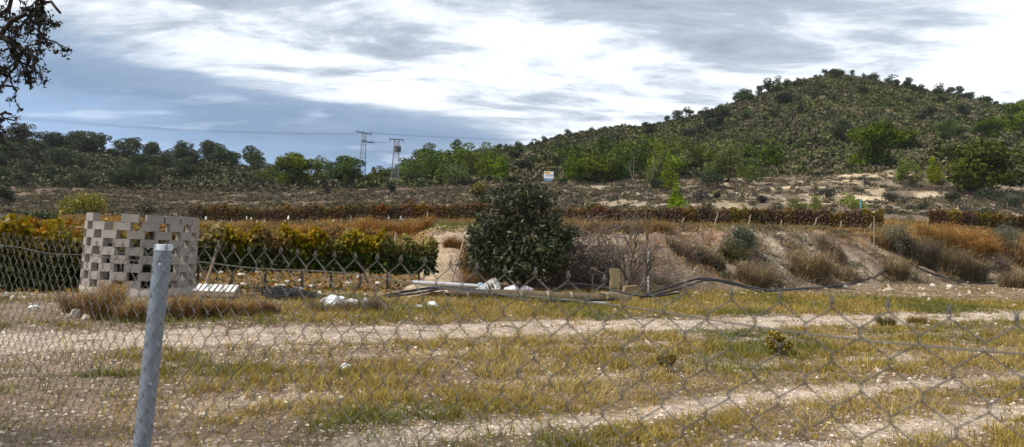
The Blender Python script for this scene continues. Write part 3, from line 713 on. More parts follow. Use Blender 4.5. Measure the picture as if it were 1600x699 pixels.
# ------------------------------------------------------------------ bushes
def stem_bush(name, px, py, hp, wp, cols, label, cat="bush", n=900, wid=.018, mat=None, group=None, Y=None, leafc=None, nl=0, leafs=.05, lean=.9, dy=0):
    p = hit(px, py) if Y is None else gp(px, Y)
    if dy: p = gp(px, p[1] + dy)
    H = hp * p[1] / F; R = wp * p[1] / F / 2
    t = MB()
    a = RNG.random(n) * 6.28; r = R * .75 * np.sqrt(RNG.random(n)); B_ = np.stack([r * np.cos(a), r * np.sin(a) * .5, np.zeros(n)], 1)
    B_[:, 2] = height(p[0] + B_[:, 0], p[1] + B_[:, 1]) - p[2] - .03
    lobes = .65 + .35 * np.sin(a * 3 + RNG.random() * 6) * (r / R) + .15 * RNG.normal(size=n)
    sg = RNG.random() * 50; lob2 = fbm(B_[:, 0] / R * 1.6 + sg, B_[:, 1] / R * 1.6 + sg, 71, 3)
    hh = H * (1 - .35 * (r / R) ** 2) * np.clip(lobes + .15, .3, 1.12) * np.clip(.35 + 1.3 * lob2, .3, 1.25)
    c = np.array(cols)[RNG.integers(0, len(cols), n)] * (1 + RNG.uniform(-.25, .25, (n, 1)))
    sc = max(1, p[1] / 28)
    blades(t, B_, hh, RNG.uniform(.1, lean, n), wid * .75 * sc, c, az=a + RNG.normal(0, 1.1, n))
    m_ = n * 7; k = RNG.integers(0, n, m_); f = RNG.random(m_) ** .6; ez = RNG.random(m_) * 6.28
    q = B_[k] + np.stack([np.cos(a[k]) * hh[k] * .35 * f, np.sin(a[k]) * hh[k] * .35 * f, hh[k] * f * .92], 1) + RNG.normal(0, R * .10, (m_, 3)) * np.array([1, 1, .4])
    # twigs gather into sprays so the bush has clumps and gaps
    sp_ = fbm(q[:, 0] / R * 2.3 + sg, q[:, 2] / R * 2.3 + q[:, 1] / R * 1.7, 72, 3); kk = sp_ > .42; q = q[kk]; k = k[kk]; ez = ez[kk]
    blades(t, q, H * RNG.uniform(.05, .17, len(q)) * (.8 + .4 * RNG.random()), RNG.uniform(.3, 2.6, len(q)), wid * .62 * sc, c[k] * (.75 + .8 * sp_[kk][:, None]), seg=1, az=ez)
    if nl:
        k = RNG.integers(0, n, nl); f = RNG.uniform(.25, 1.0, nl)
        q = B_[k] + np.stack([np.cos(a[k]) * hh[k] * .4 * f, np.sin(a[k]) * hh[k] * .4 * f, hh[k] * f], 1) + RNG.normal(0, R * .06, (nl, 3))
        leaves(t, q, leafs, vcol(leafc[0], nl, .25, leafc[1], .4), .5, up=.3)
    o = t.build(name, mat or M_dry); o.location = p
    return tag(o, label, cat, group)
ORG = [(.30, .15, .035), (.35, .20, .05), (.20, .10, .03), (.38, .25, .08)]
RST = [(.25, .105, .025), (.31, .14, .03), (.17, .075, .025)]
TAN = [(.27, .20, .11), (.20, .145, .08), (.33, .25, .14), (.15, .11, .06)]
GRY = [(.10, .105, .07), (.13, .13, .095), (.08, .085, .05), (.16, .15, .11)]
PUR = [(.13, .095, .085), (.17, .12, .10), (.10, .075, .065)]
GRN = [(.06, .085, .02), (.09, .105, .025), (.12, .115, .03)]
GRL = [(.13, .14, .10), (.09, .105, .055)]
OLV = [(.075, .075, .03), (.11, .095, .035)]
BUSHES = [
 # orange band above the front row
 (470,369,24,70,ORG,"orange dry bush in the strip above the closest vine row, nearest the middle",700,None,None),
 (530,369,28,90,ORG,"wide orange dry bush behind the closest vine row",800,None,None),
 (585,369,30,70,RST+ORG,"rusty dry bush behind the vine row between two stakes",700,None,None),
 (640,370,36,80,RST+ORG,"tallest rusty bush at the end of the closest vine row",900,None,None),
 (400,367,22,80,ORG+OLV,"low olive and orange bush behind the vines by the tower",700,None,None),
 (345,366,20,70,TAN+ORG,"low tawny bush just beyond the top of the block tower",600,None,None),
 # ramp and tree
 (745,432,48,52,RST+ORG,"rusty orange bush pressed against the leafy dark tree",900,None,None),
 (740,450,30,40,TAN+ORG,"pale tan dry weed under the rusty orange bush",500,None,None),
 (708,386,18,40,OLV+RST,"small dark olive tuft on the top of the dirt ramp",400,None,None),
 (825,446,24,30,GRN+OLV,"small green weed at the foot of the leafy tree",400,None,None),
 (880,446,26,40,TAN,"dry tan weed between the tree and the pile of dead branches",400,None,None),
 # bank
 (1145,412,34,44,OLV,"dark olive tuft below the grey green wispy bush",500,OLV,None),
 (1112,418,30,46,TAN+OLV,"low grey green bush on the bank beside the bare shrub",500,GRL,None),
 (1065,400,30,60,TAN+PUR,"tawny dry bush on the bank behind the bare shrub",500,None,None),
 (1180,446,46,64,TAN,"rounded tan grass clump at the foot of the bank",800,None,None),
 (1268,440,58,66,TAN+[(.30,.22,.09)],"straw coloured tall grass clump half way along the bank",1000,None,None),
 (1300,402,34,56,PUR+TAN,"purplish brown dead bush on the crest near the straight post",600,None,None),
 (1312,437,24,50,TAN,"thin tan weeds low on the bank near the black hose",400,None,None),
 (1440,414,44,56,OLV+PUR,"dark olive bush on the bank below the largest grey green bush",900,OLV,None),
 (1402,438,38,44,TAN+OLV,"olive tan tussock where the two black hoses meet the bank",600,None,None),
 (1188,450,18,40,TAN+OLV,"small olive tuft at the coiled hoses",300,None,None),
 (1468,396,50,60,ORG,"orange dry bush beside the largest grey green bush",900,None,None),
 (1482,428,50,64,TAN+OLV,"mixed tan and olive bush low on the bank",800,None,None),
 (1525,400,54,76,ORG+RST,"wide rusty orange bush on the crest near the end of the bank",1100,None,None),
 (1522,440,44,44,GRY+TAN,"greenish tuft at the bank foot below the wide rusty bush",600,None,None),
 (1590,410,36,60,ORG+PUR,"brown orange bush at the very end of the bank",700,None,None),
 (1585,450,34,60,TAN,"tan grass clump at the end of the bank foot",600,None,None),
 (1628,404,50,60,ORG,"orange bush beyond the end of the bank",600,None,None),
 (1560,425,30,44,PUR,"dark dead weeds under the silvery grass bush",400,None,None),
 (1380,386,40,40,TAN+ORG,"tawny grass bush directly behind the straight post",500,None,None),
 # plateau strip
 (905,368,30,90,TAN+ORG,"tawny dry bush on the crest behind the dead branches",800,None,None),
 (962,362,34,84,TAN+[(.3,.2,.1)],"straw bush on the crest behind the bare shrub",900,None,None),
 (1022,362,26,70,TAN+ORG,"low straw bush on the crest right of the bare shrub",600,None,None),
 # around the tower
 (118,492,50,50,ORG+TAN,"rusty dry bush at the outer side of the block tower",800,None,None),
 (152,500,56,50,TAN+ORG,"tall olive tan grass clump in front of the block tower",900,None,None),
 (202,503,40,46,TAN+ORG,"reddish dry bush in front of the middle of the tower",800,None,None),
 (244,500,26,36,PUR+TAN,"dull dead weeds behind the steel fence post",500,None,None),
 (285,500,40,50,ORG+PUR,"reddish weeds at the corner of the tower nearest the pallet",700,None,None),
 (330,496,36,54,ORG+OLV,"rust and olive bush in front of the white pallet",800,None,None),
 (378,493,34,50,ORG+TAN,"rusty low bush right of the white pallet",700,None,None),
 (415,490,30,56,TAN+RST,"thin tan weeds beside the black netting",500,None,None),
 (175,476,40,40,ORG,"small orange tuft touching the tower wall",400,None,None),
 (560,486,26,90,PUR+TAN,"grey brown dead weeds beside the torn white sheet",700,None,None),
 (508,486,20,70,GRY+TAN,"grey green low weeds in front of the torn white sheet",500,None,None),
 # field
 (1384,510,28,34,GRN+TAN,"small green weed clump on the far edge of the road",400,None,None),
 (1432,505,16,40,[(.27,.19,.05),(.2,.15,.04)],"low yellow tuft at the far edge of the road",400,None,None),
]
for (px, py, hp, wp, cols_, lab, n, lf, Y_) in BUSHES:
    near = py > 455
    stem_bush("field_bush" if near else "dry_bush", px, py, hp, wp, cols_, lab, n=int(n * .9), wid=.012 if near else .02, Y=Y_, leafc=lf, nl=(1500 if lf else 0), leafs=.07 if lf else .05)
def leaf_bush(name, px, py, hp, wp, c1, c2, label, n=1500, leaf=.09, group=None, cat="bush", mat=None):
    p = hit(px, py); H = hp * p[1] / F; R = wp * p[1] / F / 2; t = empty(name, p); mb = MB(); tk = MB()
    for k in range(9):
        a = RNG.random() * 6.28; r = R * .6 * math.sqrt(RNG.random()); rb = R * RNG.uniform(.35, .5); z = RNG.uniform(.3, .72) * H
        m_ = n // 9; d = rdir(m_); P = np.array([r * math.cos(a), r * math.sin(a), z]) + d * (rb * (.5 + .55 * RNG.random(m_)) * (1 + .9 * (fbm(d[:, 0] * 2.5 + k * 7, d[:, 1] * 2.5 + d[:, 2] * 2.5, 73, 3) - .5)))[:, None] * np.array([1, 1, .75 * H / R / 1.2 if H < R else .85])
        P[:, 2] = np.maximum(P[:, 2], .02); f = RNG.random(); cc = np.array(c1) * (1 - f) + np.array(c2) * f
        leaves(mb, P, leaf, cc * (1 + RNG.uniform(-.2, .2, (m_, 1))), .7, up=.5)
        tube(tk, [(0, 0, -.1), (r * math.cos(a) * .5, r * math.sin(a) * .5, z * .5), (r * math.cos(a), r * math.sin(a), z)], [.05 * H * .4, .03 * H * .4, .01], 5)
    mb.build("crown", mat or M_leaf, t); tk.build("stems", M_bark, t); return tag(t, label, cat, group)
for a in [
 (130,338,38,74,(.32,.24,.012),(.16,.17,.012),"bright yellow green bush at the edge of the low vineyard",2600,.22),
 (6,322,34,36,(.03,.045,.015),(.045,.06,.02),"dark green bush at the edge of the view above the shed",1200,.3),
 (60,345,16,50,(.07,.09,.015),(.05,.07,.015),"low green bush between the shed and the yellow vines",1000,.2),
 (745,312,30,40,(.17,.13,.02),(.10,.11,.018),"mustard coloured round bush above the brown vine row",1600,.3),
 (757,322,18,26,(.07,.09,.02),(.09,.11,.02),"small green bush below the mustard coloured bush",800,.25),
 (1024,298,22,30,(.02,.035,.012),(.03,.045,.013),"dark round bush on the outer side of the bright young pine",1500,.2),
 (1110,299,34,44,(.022,.036,.014),(.03,.048,.014),"large dark round bush at the foot of the big hill",2200,.2),
 (880,288,12,22,(.03,.05,.015),(.045,.06,.02),"small dark bush beside the advertising board",800,.22),
 (511,306,18,18,(.03,.025,.022),(.045,.035,.03),"small dark purple bush below the taller pylon",700,.2),
 (545,294,14,20,(.02,.032,.012),(.03,.045,.013),"dark low bush at the foot of the taller pylon",700,.25),
 (612,300,14,24,(.02,.032,.012),(.03,.045,.013),"dark low bush at the foot of the transformer pylon",700,.25),
 (925,334,20,26,(.09,.12,.02),(.06,.09,.02),"small green bush on the terrace above the tall weed stalk",700,.2),
 (1108,330,14,18,(.08,.115,.015),(.06,.09,.02),"tiny green bush right of the bright young pine near the vines",600,.16),
 (1095,313,16,40,(.06,.05,.04),(.075,.07,.05),"grey brown bush on the terrace behind the bright young pine",900,.2),
 (1121,312,12,16,(.03,.03,.018),(.04,.038,.025),"dark little round bush on the terrace edge",500,.2),
 (1190,318,14,26,(.03,.028,.022),(.045,.04,.03),"dark little bush on the pale terrace step",700,.2),
 (1217,333,12,22,(.035,.045,.02),(.05,.06,.025),"low dark green bush at the vines before the three seedlings",600,.18),
 (1290,312,20,50,(.035,.033,.028),(.05,.048,.035),"wide grey bush on the terrace above the three seedlings",1300,.2),
 (1440,330,18,24,(.06,.08,.02),(.045,.06,.02),"green shrub on the terrace right of the blue post",800,.18),
 (1394,318,20,36,(.055,.055,.03),(.07,.07,.04),"olive bush on the terrace above the blue post",900,.2),
 (1525,352,34,90,(.045,.05,.025),(.075,.08,.04),"wide feathery grey green bush behind the orange bushes",2600,.16),
 (1590,330,32,50,(.03,.04,.018),(.045,.055,.02),"dark bush beside the largest pine",1200,.2),
 (1490,318,20,30,(.035,.045,.02),(.05,.06,.02),"dark undergrowth bush before the largest pine",900,.2),
 (1550,316,24,60,(.022,.03,.014),(.035,.045,.018),"dark undergrowth under the skirts of the largest pine",1500,.2),
 (598,330,16,60,(.10,.10,.02),(.14,.11,.03),"olive yellow bush right above the brown row below the pylons",1000,.22),
 (228,338,24,34,(.09,.075,.05),(.07,.075,.03),"brown green bush behind the top of the block tower",900,.2),
 (640,325,14,26,(.07,.035,.03),(.09,.05,.035),"dark reddish bush above the brown vine row",600,.2),
 (1158,402,60,65,(.115,.125,.08),(.085,.095,.05),"grey green wispy bush on the crest of the bank",3200,.075),
 (1408,402,64,79,(.115,.125,.08),(.085,.095,.05),"largest grey green bush standing on the bank",3200,.075),
 (1565,396,58,65,(.115,.125,.08),(.085,.095,.05),"silvery grass bush behind the wide rusty bush",3200,.075),
 (1216,556,42,46,(.36,.27,.04),(.26,.20,.035),"round yellow bush alone in the grassy field",5200,.042),
 (1041,582,32,34,(.27,.20,.05),(.17,.12,.035),"small brown yellow bush alone in the field near the gravel",3000,.036),
]: leaf_bush("round_bush", *a[:7], n=a[7], leaf=a[8])
# ------------------------------------------------------------------ branching plants
def grow(tk, tips, p, d, L, r, depth, spread=.6, grav=0.0, seg=4, shrink=.72, kids=(2, 4), minr=.003, wig=.18, sides=5):
    P = [np.array(p, float)]; d = np.array(d, float); d /= np.linalg.norm(d)
    for s in range(seg):
        d = d + RNG.normal(0, wig, 3) + np.array([0, 0, grav]); d /= np.linalg.norm(d); P.append(P[-1] + d * L / seg)
    r1 = max(minr, r * shrink); tube(tk, P, np.linspace(r, r1, seg + 1), max(3, sides if r > .012 else 3), cap=False)
    tips.extend(P[1:] if depth <= 1 else [P[-1]])
    if depth <= 0: return
    for k in range(RNG.integers(*kids, endpoint=True)):
        i = RNG.integers(max(1, seg // 2), seg + 1); nd = d + RNG.normal(0, spread, 3)
        grow(tk, tips, P[i], nd, L * RNG.uniform(.55, .85), max(minr, r1 * RNG.uniform(.55, .85)), depth - 1, spread, grav, seg, shrink, kids, minr, wig, sides)
# the leafy dark tree
Yt = 26.3; base = gp(812, Yt); H = None
t = empty("leafy_tree", base); tk = MB(); mb = MB()
def rel(px, py, dy): return pt(px, py, Yt + dy) - base
trunks = [((806, 447), (800, 400), (790, 350)), ((812, 448), (818, 395), (812, 320)), ((818, 448), (838, 400), (850, 360)), ((810, 448), (775, 420), (755, 390))]
for k, tr in enumerate(trunks):
    P = [rel(*tr[0], 0) * np.array([1, 1, 0]) + np.array([0, RNG.uniform(-.2, .2), -.08])] + [rel(a, b_, RNG.uniform(-.5, .4)) for a, b_ in tr[1:]]
    P.insert(2, (P[1] + P[2]) / 2 + RNG.normal(0, .05, 3)); tube(tk, P, np.linspace(.055, .02, len(P)), 7)
    for q in P[1:]:
        for s in range(5): tp = []; grow(tk, tp, q, RNG.normal(0, .7, 3) + np.array([0, -.2, .5]), .75, .016, 1, .6)
lob = [(812,306,34,20),(788,316,28,20),(846,314,26,20),(800,342,42,28),(842,350,38,28),(768,360,30,24),(864,366,26,28),(752,382,24,22),(795,378,46,34),(842,388,44,34),(874,388,20,24),(766,408,34,26),(815,415,42,28),(856,414,30,22),(790,430,26,14),(828,298,9,9),(803,297,8,9),(742,392,14,16),(884,368,9,10),(748,420,14,12)]
for (cx, cy_, rx_, rz_) in lob:
    for rep in range(2):
        n = int(90 + rx_ * rz_ * .26); dy = RNG.uniform(-.9, .7) * min(1, rx_ / 26)
        c = rel(cx, cy_, dy); rx = rx_ * Yt / F; rz = rz_ * Yt / F
        d = rdir(n); P = c + d * ((.35 + .75 * RNG.random(n)) * (1 + .9 * (fbm(d[:, 0] * 2.5 + rep * 9, d[:, 2] * 2.5 + cx, 9, 3) - .5)))[:, None] * np.array([rx, rx * .8, rz])
        P = P[P[:, 2] > .25]
        col = vcol((.034, .045, .017), len(P), .35, (.075, .085, .034), .25)
        br = RNG.random(len(P)) < .04; col[br] = (.12, .075, .035)
        leaves(mb, P, .17, col, .42, up=.4, droop=.35)
for k in range(150):
    cx, cy_, rx_, rz_ = lob[RNG.integers(len(lob))]; c = rel(cx, cy_, RNG.uniform(-.7, .5)); dv = rdir(1)[0]; dv[2] = abs(dv[2]) * .6 - .15
    e0 = c + dv * np.array([rx_, rx_ * .8, rz_]) * Yt / F * .7; Ls_ = RNG.uniform(.3, .62); dv = dv + np.array([0, 0, .2]); dv /= np.linalg.norm(dv)
    e1 = e0 + dv * Ls_; tube(tk, [e0, (e0 + e1) / 2 + RNG.normal(0, .03, 3), e1], [.008, .006, .003], 3, cap=False)
    m_ = 26; f_ = RNG.random(m_)[:, None] ** .7; P = e0 * (1 - f_) + e1 * f_ + RNG.normal(0, .06, (m_, 3)); tone_ = RNG.uniform(.8, 1.5)
    leaves(mb, P, .16, vcol(np.array((.042, .054, .02)) * tone_, m_, .25), .38, up=.3, droop=.5)
tk.build("trunk", M_barkl, t, True); mb.build("crown", M_dark, t)
tag(t, "dense dark leafy tree with several stems beside the dirt ramp", "tree")
# bare shrub and the heap of dead branches
t = empty("bare_shrub", gp(990, 25.9)); tk = MB(); tp = []
for k in range(6):
    a = RNG.uniform(-.5, .5); grow(tk, tp, (RNG.normal(0, .14), RNG.normal(0, .14), -.05), (a * .8, RNG.normal(0, .25), 1.0), RNG.uniform(1.1, 1.5), .06, 4, .40, .06, 5, .72, (2, 3), .007, .13)
tk.build("branches", M_bark, t); tag(t, "bare brown shrub with several upright stems by the block pillar", "shrub")
def heap(name, px, Y, W, Hh, n, label, R=.011, L=1.1, mat=None, cat="brush pile"):
    p = gp(px, Y); tk = MB()
    for k in range(n):
        x = RNG.normal(0, W * .24); y = RNG.normal(0, .45); z0 = hgt(p[0] + x, p[1] + y) - p[2]
        z = z0 + abs(RNG.normal(0, .45)) * Hh * math.exp(-(x / (W * .42)) ** 2); el = RNG.normal(.25, .4); az = RNG.random() * 6.28
        grow(tk, [], (x, y, z), (math.cos(az), math.sin(az) * .6, el), L * RNG.uniform(.4, 1.1), R * RNG.uniform(.5, 1.4), 1, .55, .02, 5, .6, (1, 3), .0045, .22)
    o = tk.build(name, mat or M_twig, tone=False); o.location = p; return (tag(o, label, cat) if n > 200 else tag(o, label, kind='stuff'))
heap("brush_pile", 925, 27.4, 3.9, 2.1, 560, "tangled heap of dead grey branches between the tree and the block pillar", .016, 1.2)
heap("brush_pile", 1055, 28.2, 2.6, .9, 130, "low sprawl of dead twigs on the bank beyond the whitish stick", .009, .9)
heap("brush_pile", 1225, 33.5, 4.0, .5, 120, "dead purple grey weeds lying at the bank foot near the straw clump", .009, .8)
# thin dry stalk
tk = MB(); p = gp(1007, 60); grow(tk, [], (0, 0, 0), (.02, 0, 1), 3.2, .016, 2, .3, .1, 8, .5, (3, 4), .010, .05)
o = tk.build("weed_stalk", M_barkl, tone=False); o.location = p; tag(o, "tall thin leafless stalk rising above the brown vine row", "dead plant")
# overhanging tree whose drooping twigs enter the corner of the sky
t = empty("holm_oak", (-5.6, 4.6, 0)); tb = np.array([-5.6, 4.6, 0]); tk = MB(); mb = MB(); TP = []
tube(tk, [(0, 0, -.1), (.05, .1, 1.0), (.0, .2, 2.0), (.15, .35, 2.9)], [.24, .19, .17, .14], 10)
def limb(pp, r):
    P = [np.array([.1, .3, 2.6])] + [pt(a, b_, y) - tb for a, b_, y in pp]; P = np.array(P)
    q = [P[0]]
    for a, b_ in zip(P[:-1], P[1:]):
        for f in (.33, .66, 1): q.append(a * (1 - f) + b_ * f + RNG.normal(0, .012, 3))
    tube(tk, q, np.linspace(r, .008, len(q)), 6); return np.array(q)
Ls = [limb([(-120, 60, 5.0), (-30, 40, 4.9), (12, 12, 4.8), (40, -30, 4.8)], .024),
      limb([(-120, 70, 5.0), (-20, 58, 4.9), (0, 52, 4.8), (18, 32, 4.8), (40, 24, 4.8), (58, 32, 4.8), (66, 54, 4.8), (74, 72, 4.8)], .024),
      limb([(-120, 70, 5.0), (-30, 64, 4.9), (0, 60, 4.8), (20, 68, 4.8), (40, 78, 4.8), (52, 92, 4.8), (62, 100, 4.8)], .026),
      limb([(-100, 120, 5.0), (-20, 118, 4.9), (2, 117, 4.8), (14, 111, 4.8), (19, 100, 4.8), (28, 90, 4.8), (30, 76, 4.8), (26, 70, 4.8)], .014),
      limb([(-100, 150, 5.0), (-20, 142, 4.9), (4, 138, 4.8), (17, 126, 4.8), (16, 116, 4.8)], .010),
      limb([(-100, 160, 5.0), (-16, 172, 4.9), (2, 178, 4.8), (20, 176, 4.8)], .010),
      limb([(-100, 190, 5.0), (-20, 196, 4.9), (-2, 204, 4.8), (4, 222, 4.8)], .010),
      limb([(-60, -40, 5.0), (20, -30, 4.9), (55, -12, 4.8), (76, 4, 4.8), (92, 16, 4.8)], .02)]
for q, m_ in zip(Ls, (9, 17, 16, 9, 7, 3, 7, 7)):
    for k in range(m_):
        i = RNG.integers(len(q) // 3, len(q)); d = (RNG.normal(0, .6), RNG.normal(0, .35), RNG.normal(-.45, .55))
        px_, py_ = proj(q[i] + tb)
        if px_ > 66: L_ = .035
        else: L_ = .115
        grow(tk, TP, q[i], d, L_ * RNG.uniform(.6, 1.3), .007, 2, .75, -.12, 4, .7, (2, 3), .0022, .3)
TP = np.array(TP); px_ = np.array([proj(q + tb) for q in TP])
clus = fbm(px_[:, 0] / 9, px_[:, 1] / 9, 77, 2)
keep = (clus > .50) & (RNG.random(len(TP)) < .6); C_ = np.repeat(TP[keep], 3, 0) + RNG.normal(0, .010, (keep.sum() * 3, 3))
leaves(mb, C_, .026, vcol((.020, .024, .012), len(C_), .3, (.05, .03, .02), .2), .6)
# crown over the trunk, outside the picture
for k in range(7):
    c = np.array([RNG.uniform(-2.8, -1.2), RNG.uniform(-2.8, -.4), RNG.uniform(3.0, 4.6)]); tube(tk, [(.1, .3, 2.6), (c + (.1, .3, 2.6)) / 2, c], [.07, .05, .02], 6)
    n = 900; d = rdir(n); leaves(mb, c + d * (.9 * RNG.random(n) ** .4)[:, None] * np.array([1, 1, .7]), .05, vcol((.025, .03, .014), n, .3), .6)
M_oak = solid("dark_oak_bark", (.035, .028, .024), .95, var=.3, scale=15)
tk.build("trunk", M_oak, t); mb.build("crown", M_dark, t); tag(t, "dark gnarled tree whose drooping twigs hang against the sky", "tree")
# ------------------------------------------------------------------ block tower
tb = gp(225, 18.6); tb[2] = hgt(tb[0], tb[1] - 1.2)
t = empty("block_tower", tb, math.radians(4)); R = 1.165; H = .187; NB = 13; per = 2 * math.pi / NB
mb = MB()
for c in range(8):
    off = (c % 2) * per / 2 + .13
    for k in range(NB):
        a = (off + k * per) % (2 * math.pi)
        if c > 3 and .45 < a < 2.7: continue
        box(mb, (R * math.cos(a) + RNG.normal(0, .003), R * math.sin(a) + RNG.normal(0, .004), .20 + H * c + H / 2), (.145, .365, H - .004), a + RNG.normal(0, .012), jit=.0015)
for ps in (-82, -63.5, -45, 7.5, 32, 50.5, 69, 87):
    a = math.radians(ps - 90); box(mb, (R * math.cos(a), R * math.sin(a), .20 + H * 8.5), (.145, .365, H - .004), a + RNG.normal(0, .01), jit=.0015)
# mortar joints at block colour variation
wall = mb.build("block_wall", M_conc, t, tone=False)
mb = MB(); n = 40
an = np.arange(n) / n * 2 * math.pi
ring = [(R + .09, -.25), (R + .085, .215), (R - .085, .215), (R - .09, -.25)]
V = np.array([[(r * (1 + .006 * math.sin(7 * x)) * math.cos(x), r * math.sin(x), z) for x in an] for r, z in ring]).reshape(-1, 3)
mb.add(V, [[i * n + j, i * n + (j + 1) % n, (i + 1) % 4 * n + (j + 1) % n, (i + 1) % 4 * n + j] for i in range(4) for j in range(n)])
mb.build("base_ring", M_concd, t, True, tone=False)
wb = MB()  # dark leaves added inside the tower so the gaps between blocks look dark
n = 5200; aa = RNG.random(n) * 6.28; rr2 = .92 * np.sqrt(RNG.random(n)); xx = rr2 * np.cos(aa); yy = rr2 * np.sin(aa)
zz = RNG.random(n) * (.45 + .9 * fbm(xx * 2 + 3, yy * 2, 88, 2)) * np.where(xx < .2, 1.25, .6)
leaves(wb, np.stack([xx, yy, zz], 1), .13, vcol((.03, .04, .015), n, .3, (.05, .035, .02), .3), .5)
gap_filler = wb.build("weeds", M_dark); gap_filler.location = tb; tag(gap_filler, "dark weeds added inside the round block tower to darken its holes", "weeds")
tag(t, "round openwork tower of grey breeze blocks at the vineyard edge", "block tower")
# ------------------------------------------------------------------ white pallet
p = pt(337, 452, 17.4); t = empty("slatted_pallet", (p[0], p[1], hgt(p[0], p[1])), math.radians(6)); zt = p[2] - hgt(p[0], p[1])
for k in range(8):
    mb = MB(); box(mb, (-.40 + k * .115, .02, zt + .02), (.078, .46, .018), rx=math.radians(17), jit=.003); mb.build("slat", M_palw, t, tone=False)
mb = MB(); box(mb, (0, -.225, zt - .08), (.94, .03, .10)); mb.build("front_board", M_wood, t, tone=False)
mb = MB(); box(mb, (0, .22, zt - .0), (.94, .03, .10)); mb.build("rear_board", M_wood, t, tone=False)
for sx in (-.38, .36):
    for sy in (-.18, .18):
        mb = MB(); box(mb, (sx, sy, (zt - .12) / 2 - .03), (.06, .06, zt - .02)); mb.build("leg", M_wood, t, tone=False)
tag(t, "low pallet with white slats raised on legs beside the tower", "pallet")
# ------------------------------------------------------------------ litter
def crumple(name, px, py, wp, hp, label, mat, cat, group=None, seed=0, sub=3, dz=0):
    p = hit(px, py); W = wp * p[1] / F; Hh = hp * p[1] / F
    import bmesh
    bm = bmesh.new(); bmesh.ops.create_icosphere(bm, subdivisions=sub, radius=.5)
    for v in bm.verts:
        c = v.co; n = float(fbm(c.x * 5 + seed, c.y * 5 + c.z * 4 + seed * 3, 81, 3)) - .5
        c *= 1 + n * 1.3; c.x *= W; c.y *= W * .7; c.z = max(c.z, -.3) * Hh * 1.25
    me = bpy.data.meshes.new(name); bm.to_mesh(me); bm.free(); me.materials.append(mat)
    o = bpy.data.objects.new(name, me); COL.objects.link(o); o.location = (p[0], p[1], p[2] + Hh * .3 + dz); o.rotation_euler.z = seed * 1.3; return tag(o, label, cat, group)
crumple("plastic_sheet", 520, 477, 46, 16, "large torn white plastic sheet in front of the vines", M_white, "plastic sheet", seed=1, sub=4)
crumple("plastic_scrap", 550, 477, 20, 10, "torn white plastic scrap touching the large sheet", M_white, "plastic scrap", seed=2)
crumple("plastic_scrap", 570, 480, 13, 14, "upright crumpled white scrap in the grey weeds", M_white, "plastic scrap", seed=3)
crumple("plastic_bag", 676, 480, 19, 9, "crumpled white bag nearer the long brown pipe", M_white, "plastic bag", seed=4)
crumple("plastic_bag", 654, 482, 12, 6, "small white bag next to the dirt mound", M_white, "plastic bag", seed=5)
crumple("plastic_bag", 540, 580, 18, 12, "white crumpled bag alone on the gravelly field", M_white, "plastic bag", seed=6)
crumple("plastic_bag", 733, 445, 10, 5, "white scrap at the near end of the dirt ramp", M_white, "plastic bag", seed=7)
crumple("paper_scrap", 52, 482, 16, 5, "flat white paper scrap on the bare dirt by the fence", M_white, "paper scrap", seed=8)
crumple("limestone_rock", 672, 416, 8, 6, "round white stone on the dirt ramp", M_stone, "rock", seed=9)
crumple("dirt_mound", 668, 462, 110, 22, "low mound of pale dirt at the end of the vine row", solid("pale_dirt", (.40, .31, .22), .95, var=.3, scale=4, bmp=.03), "dirt mound", seed=10, sub=4, dz=-.12)
for k, (px, py, w_, h_) in enumerate([(8,466,14,9),(20,470,12,9),(34,468,12,6),(118,496,20,13),(134,500,14,9),(104,498,12,8)]):
    crumple("limestone_rock", px, py, w_, h_, "pale limestone rock on the dirt near the fence end of the tower" if k > 2 else "white rock under the vines at the edge of the view", M_stone, "rock", "rocks beside the tower" if k > 2 else "rocks under the vines", seed=20 + k)
for k, (px, py, w_) in enumerate([(345,424,10),(376,427,12),(400,424,9),(380,442,14),(438,444,18),(448,438,12),(465,448,12),(487,445,12),(470,436,10),(545,440,11),(499,455,8),(310,428,10),(560,430,9),(590,440,8)]):
    crumple("plastic_scrap", px, py + 4, w_, 4, "pale scrap of litter under the trunks of the closest vine row", M_palw, "plastic scrap", "scraps under the closest vine row", seed=40 + k)
for k, (px, py, w_, h_) in enumerate([(1205,452,8,4),(1225,451,7,4),(1320,450,10,5),(1342,447,8,4),(1458,448,9,5),(1484,450,12,5),(1438,452,7,4),(1510,445,10,5),(1290,453,7,3),(1554,443,9,4),(1160,460,8,4),(1272,476,9,4),(1105,475,8,4),(1372,582,12,7),(832,608,10,6),(835,480,8,4),(1374,598,10,6),(858,586,9,5),(640,514,7,4),(1375,672,12,8),(1240,660,10,6),(733,575,8,4)]):
    crumple("limestone_rock", px, py, w_, h_, "loose white limestone rock lying at the foot of the bank" if py < 480 else "loose white limestone rock lying in the grassy field", M_stone, "rock", "rocks at the bank foot" if py < 480 else "rocks in the field", seed=60 + k)
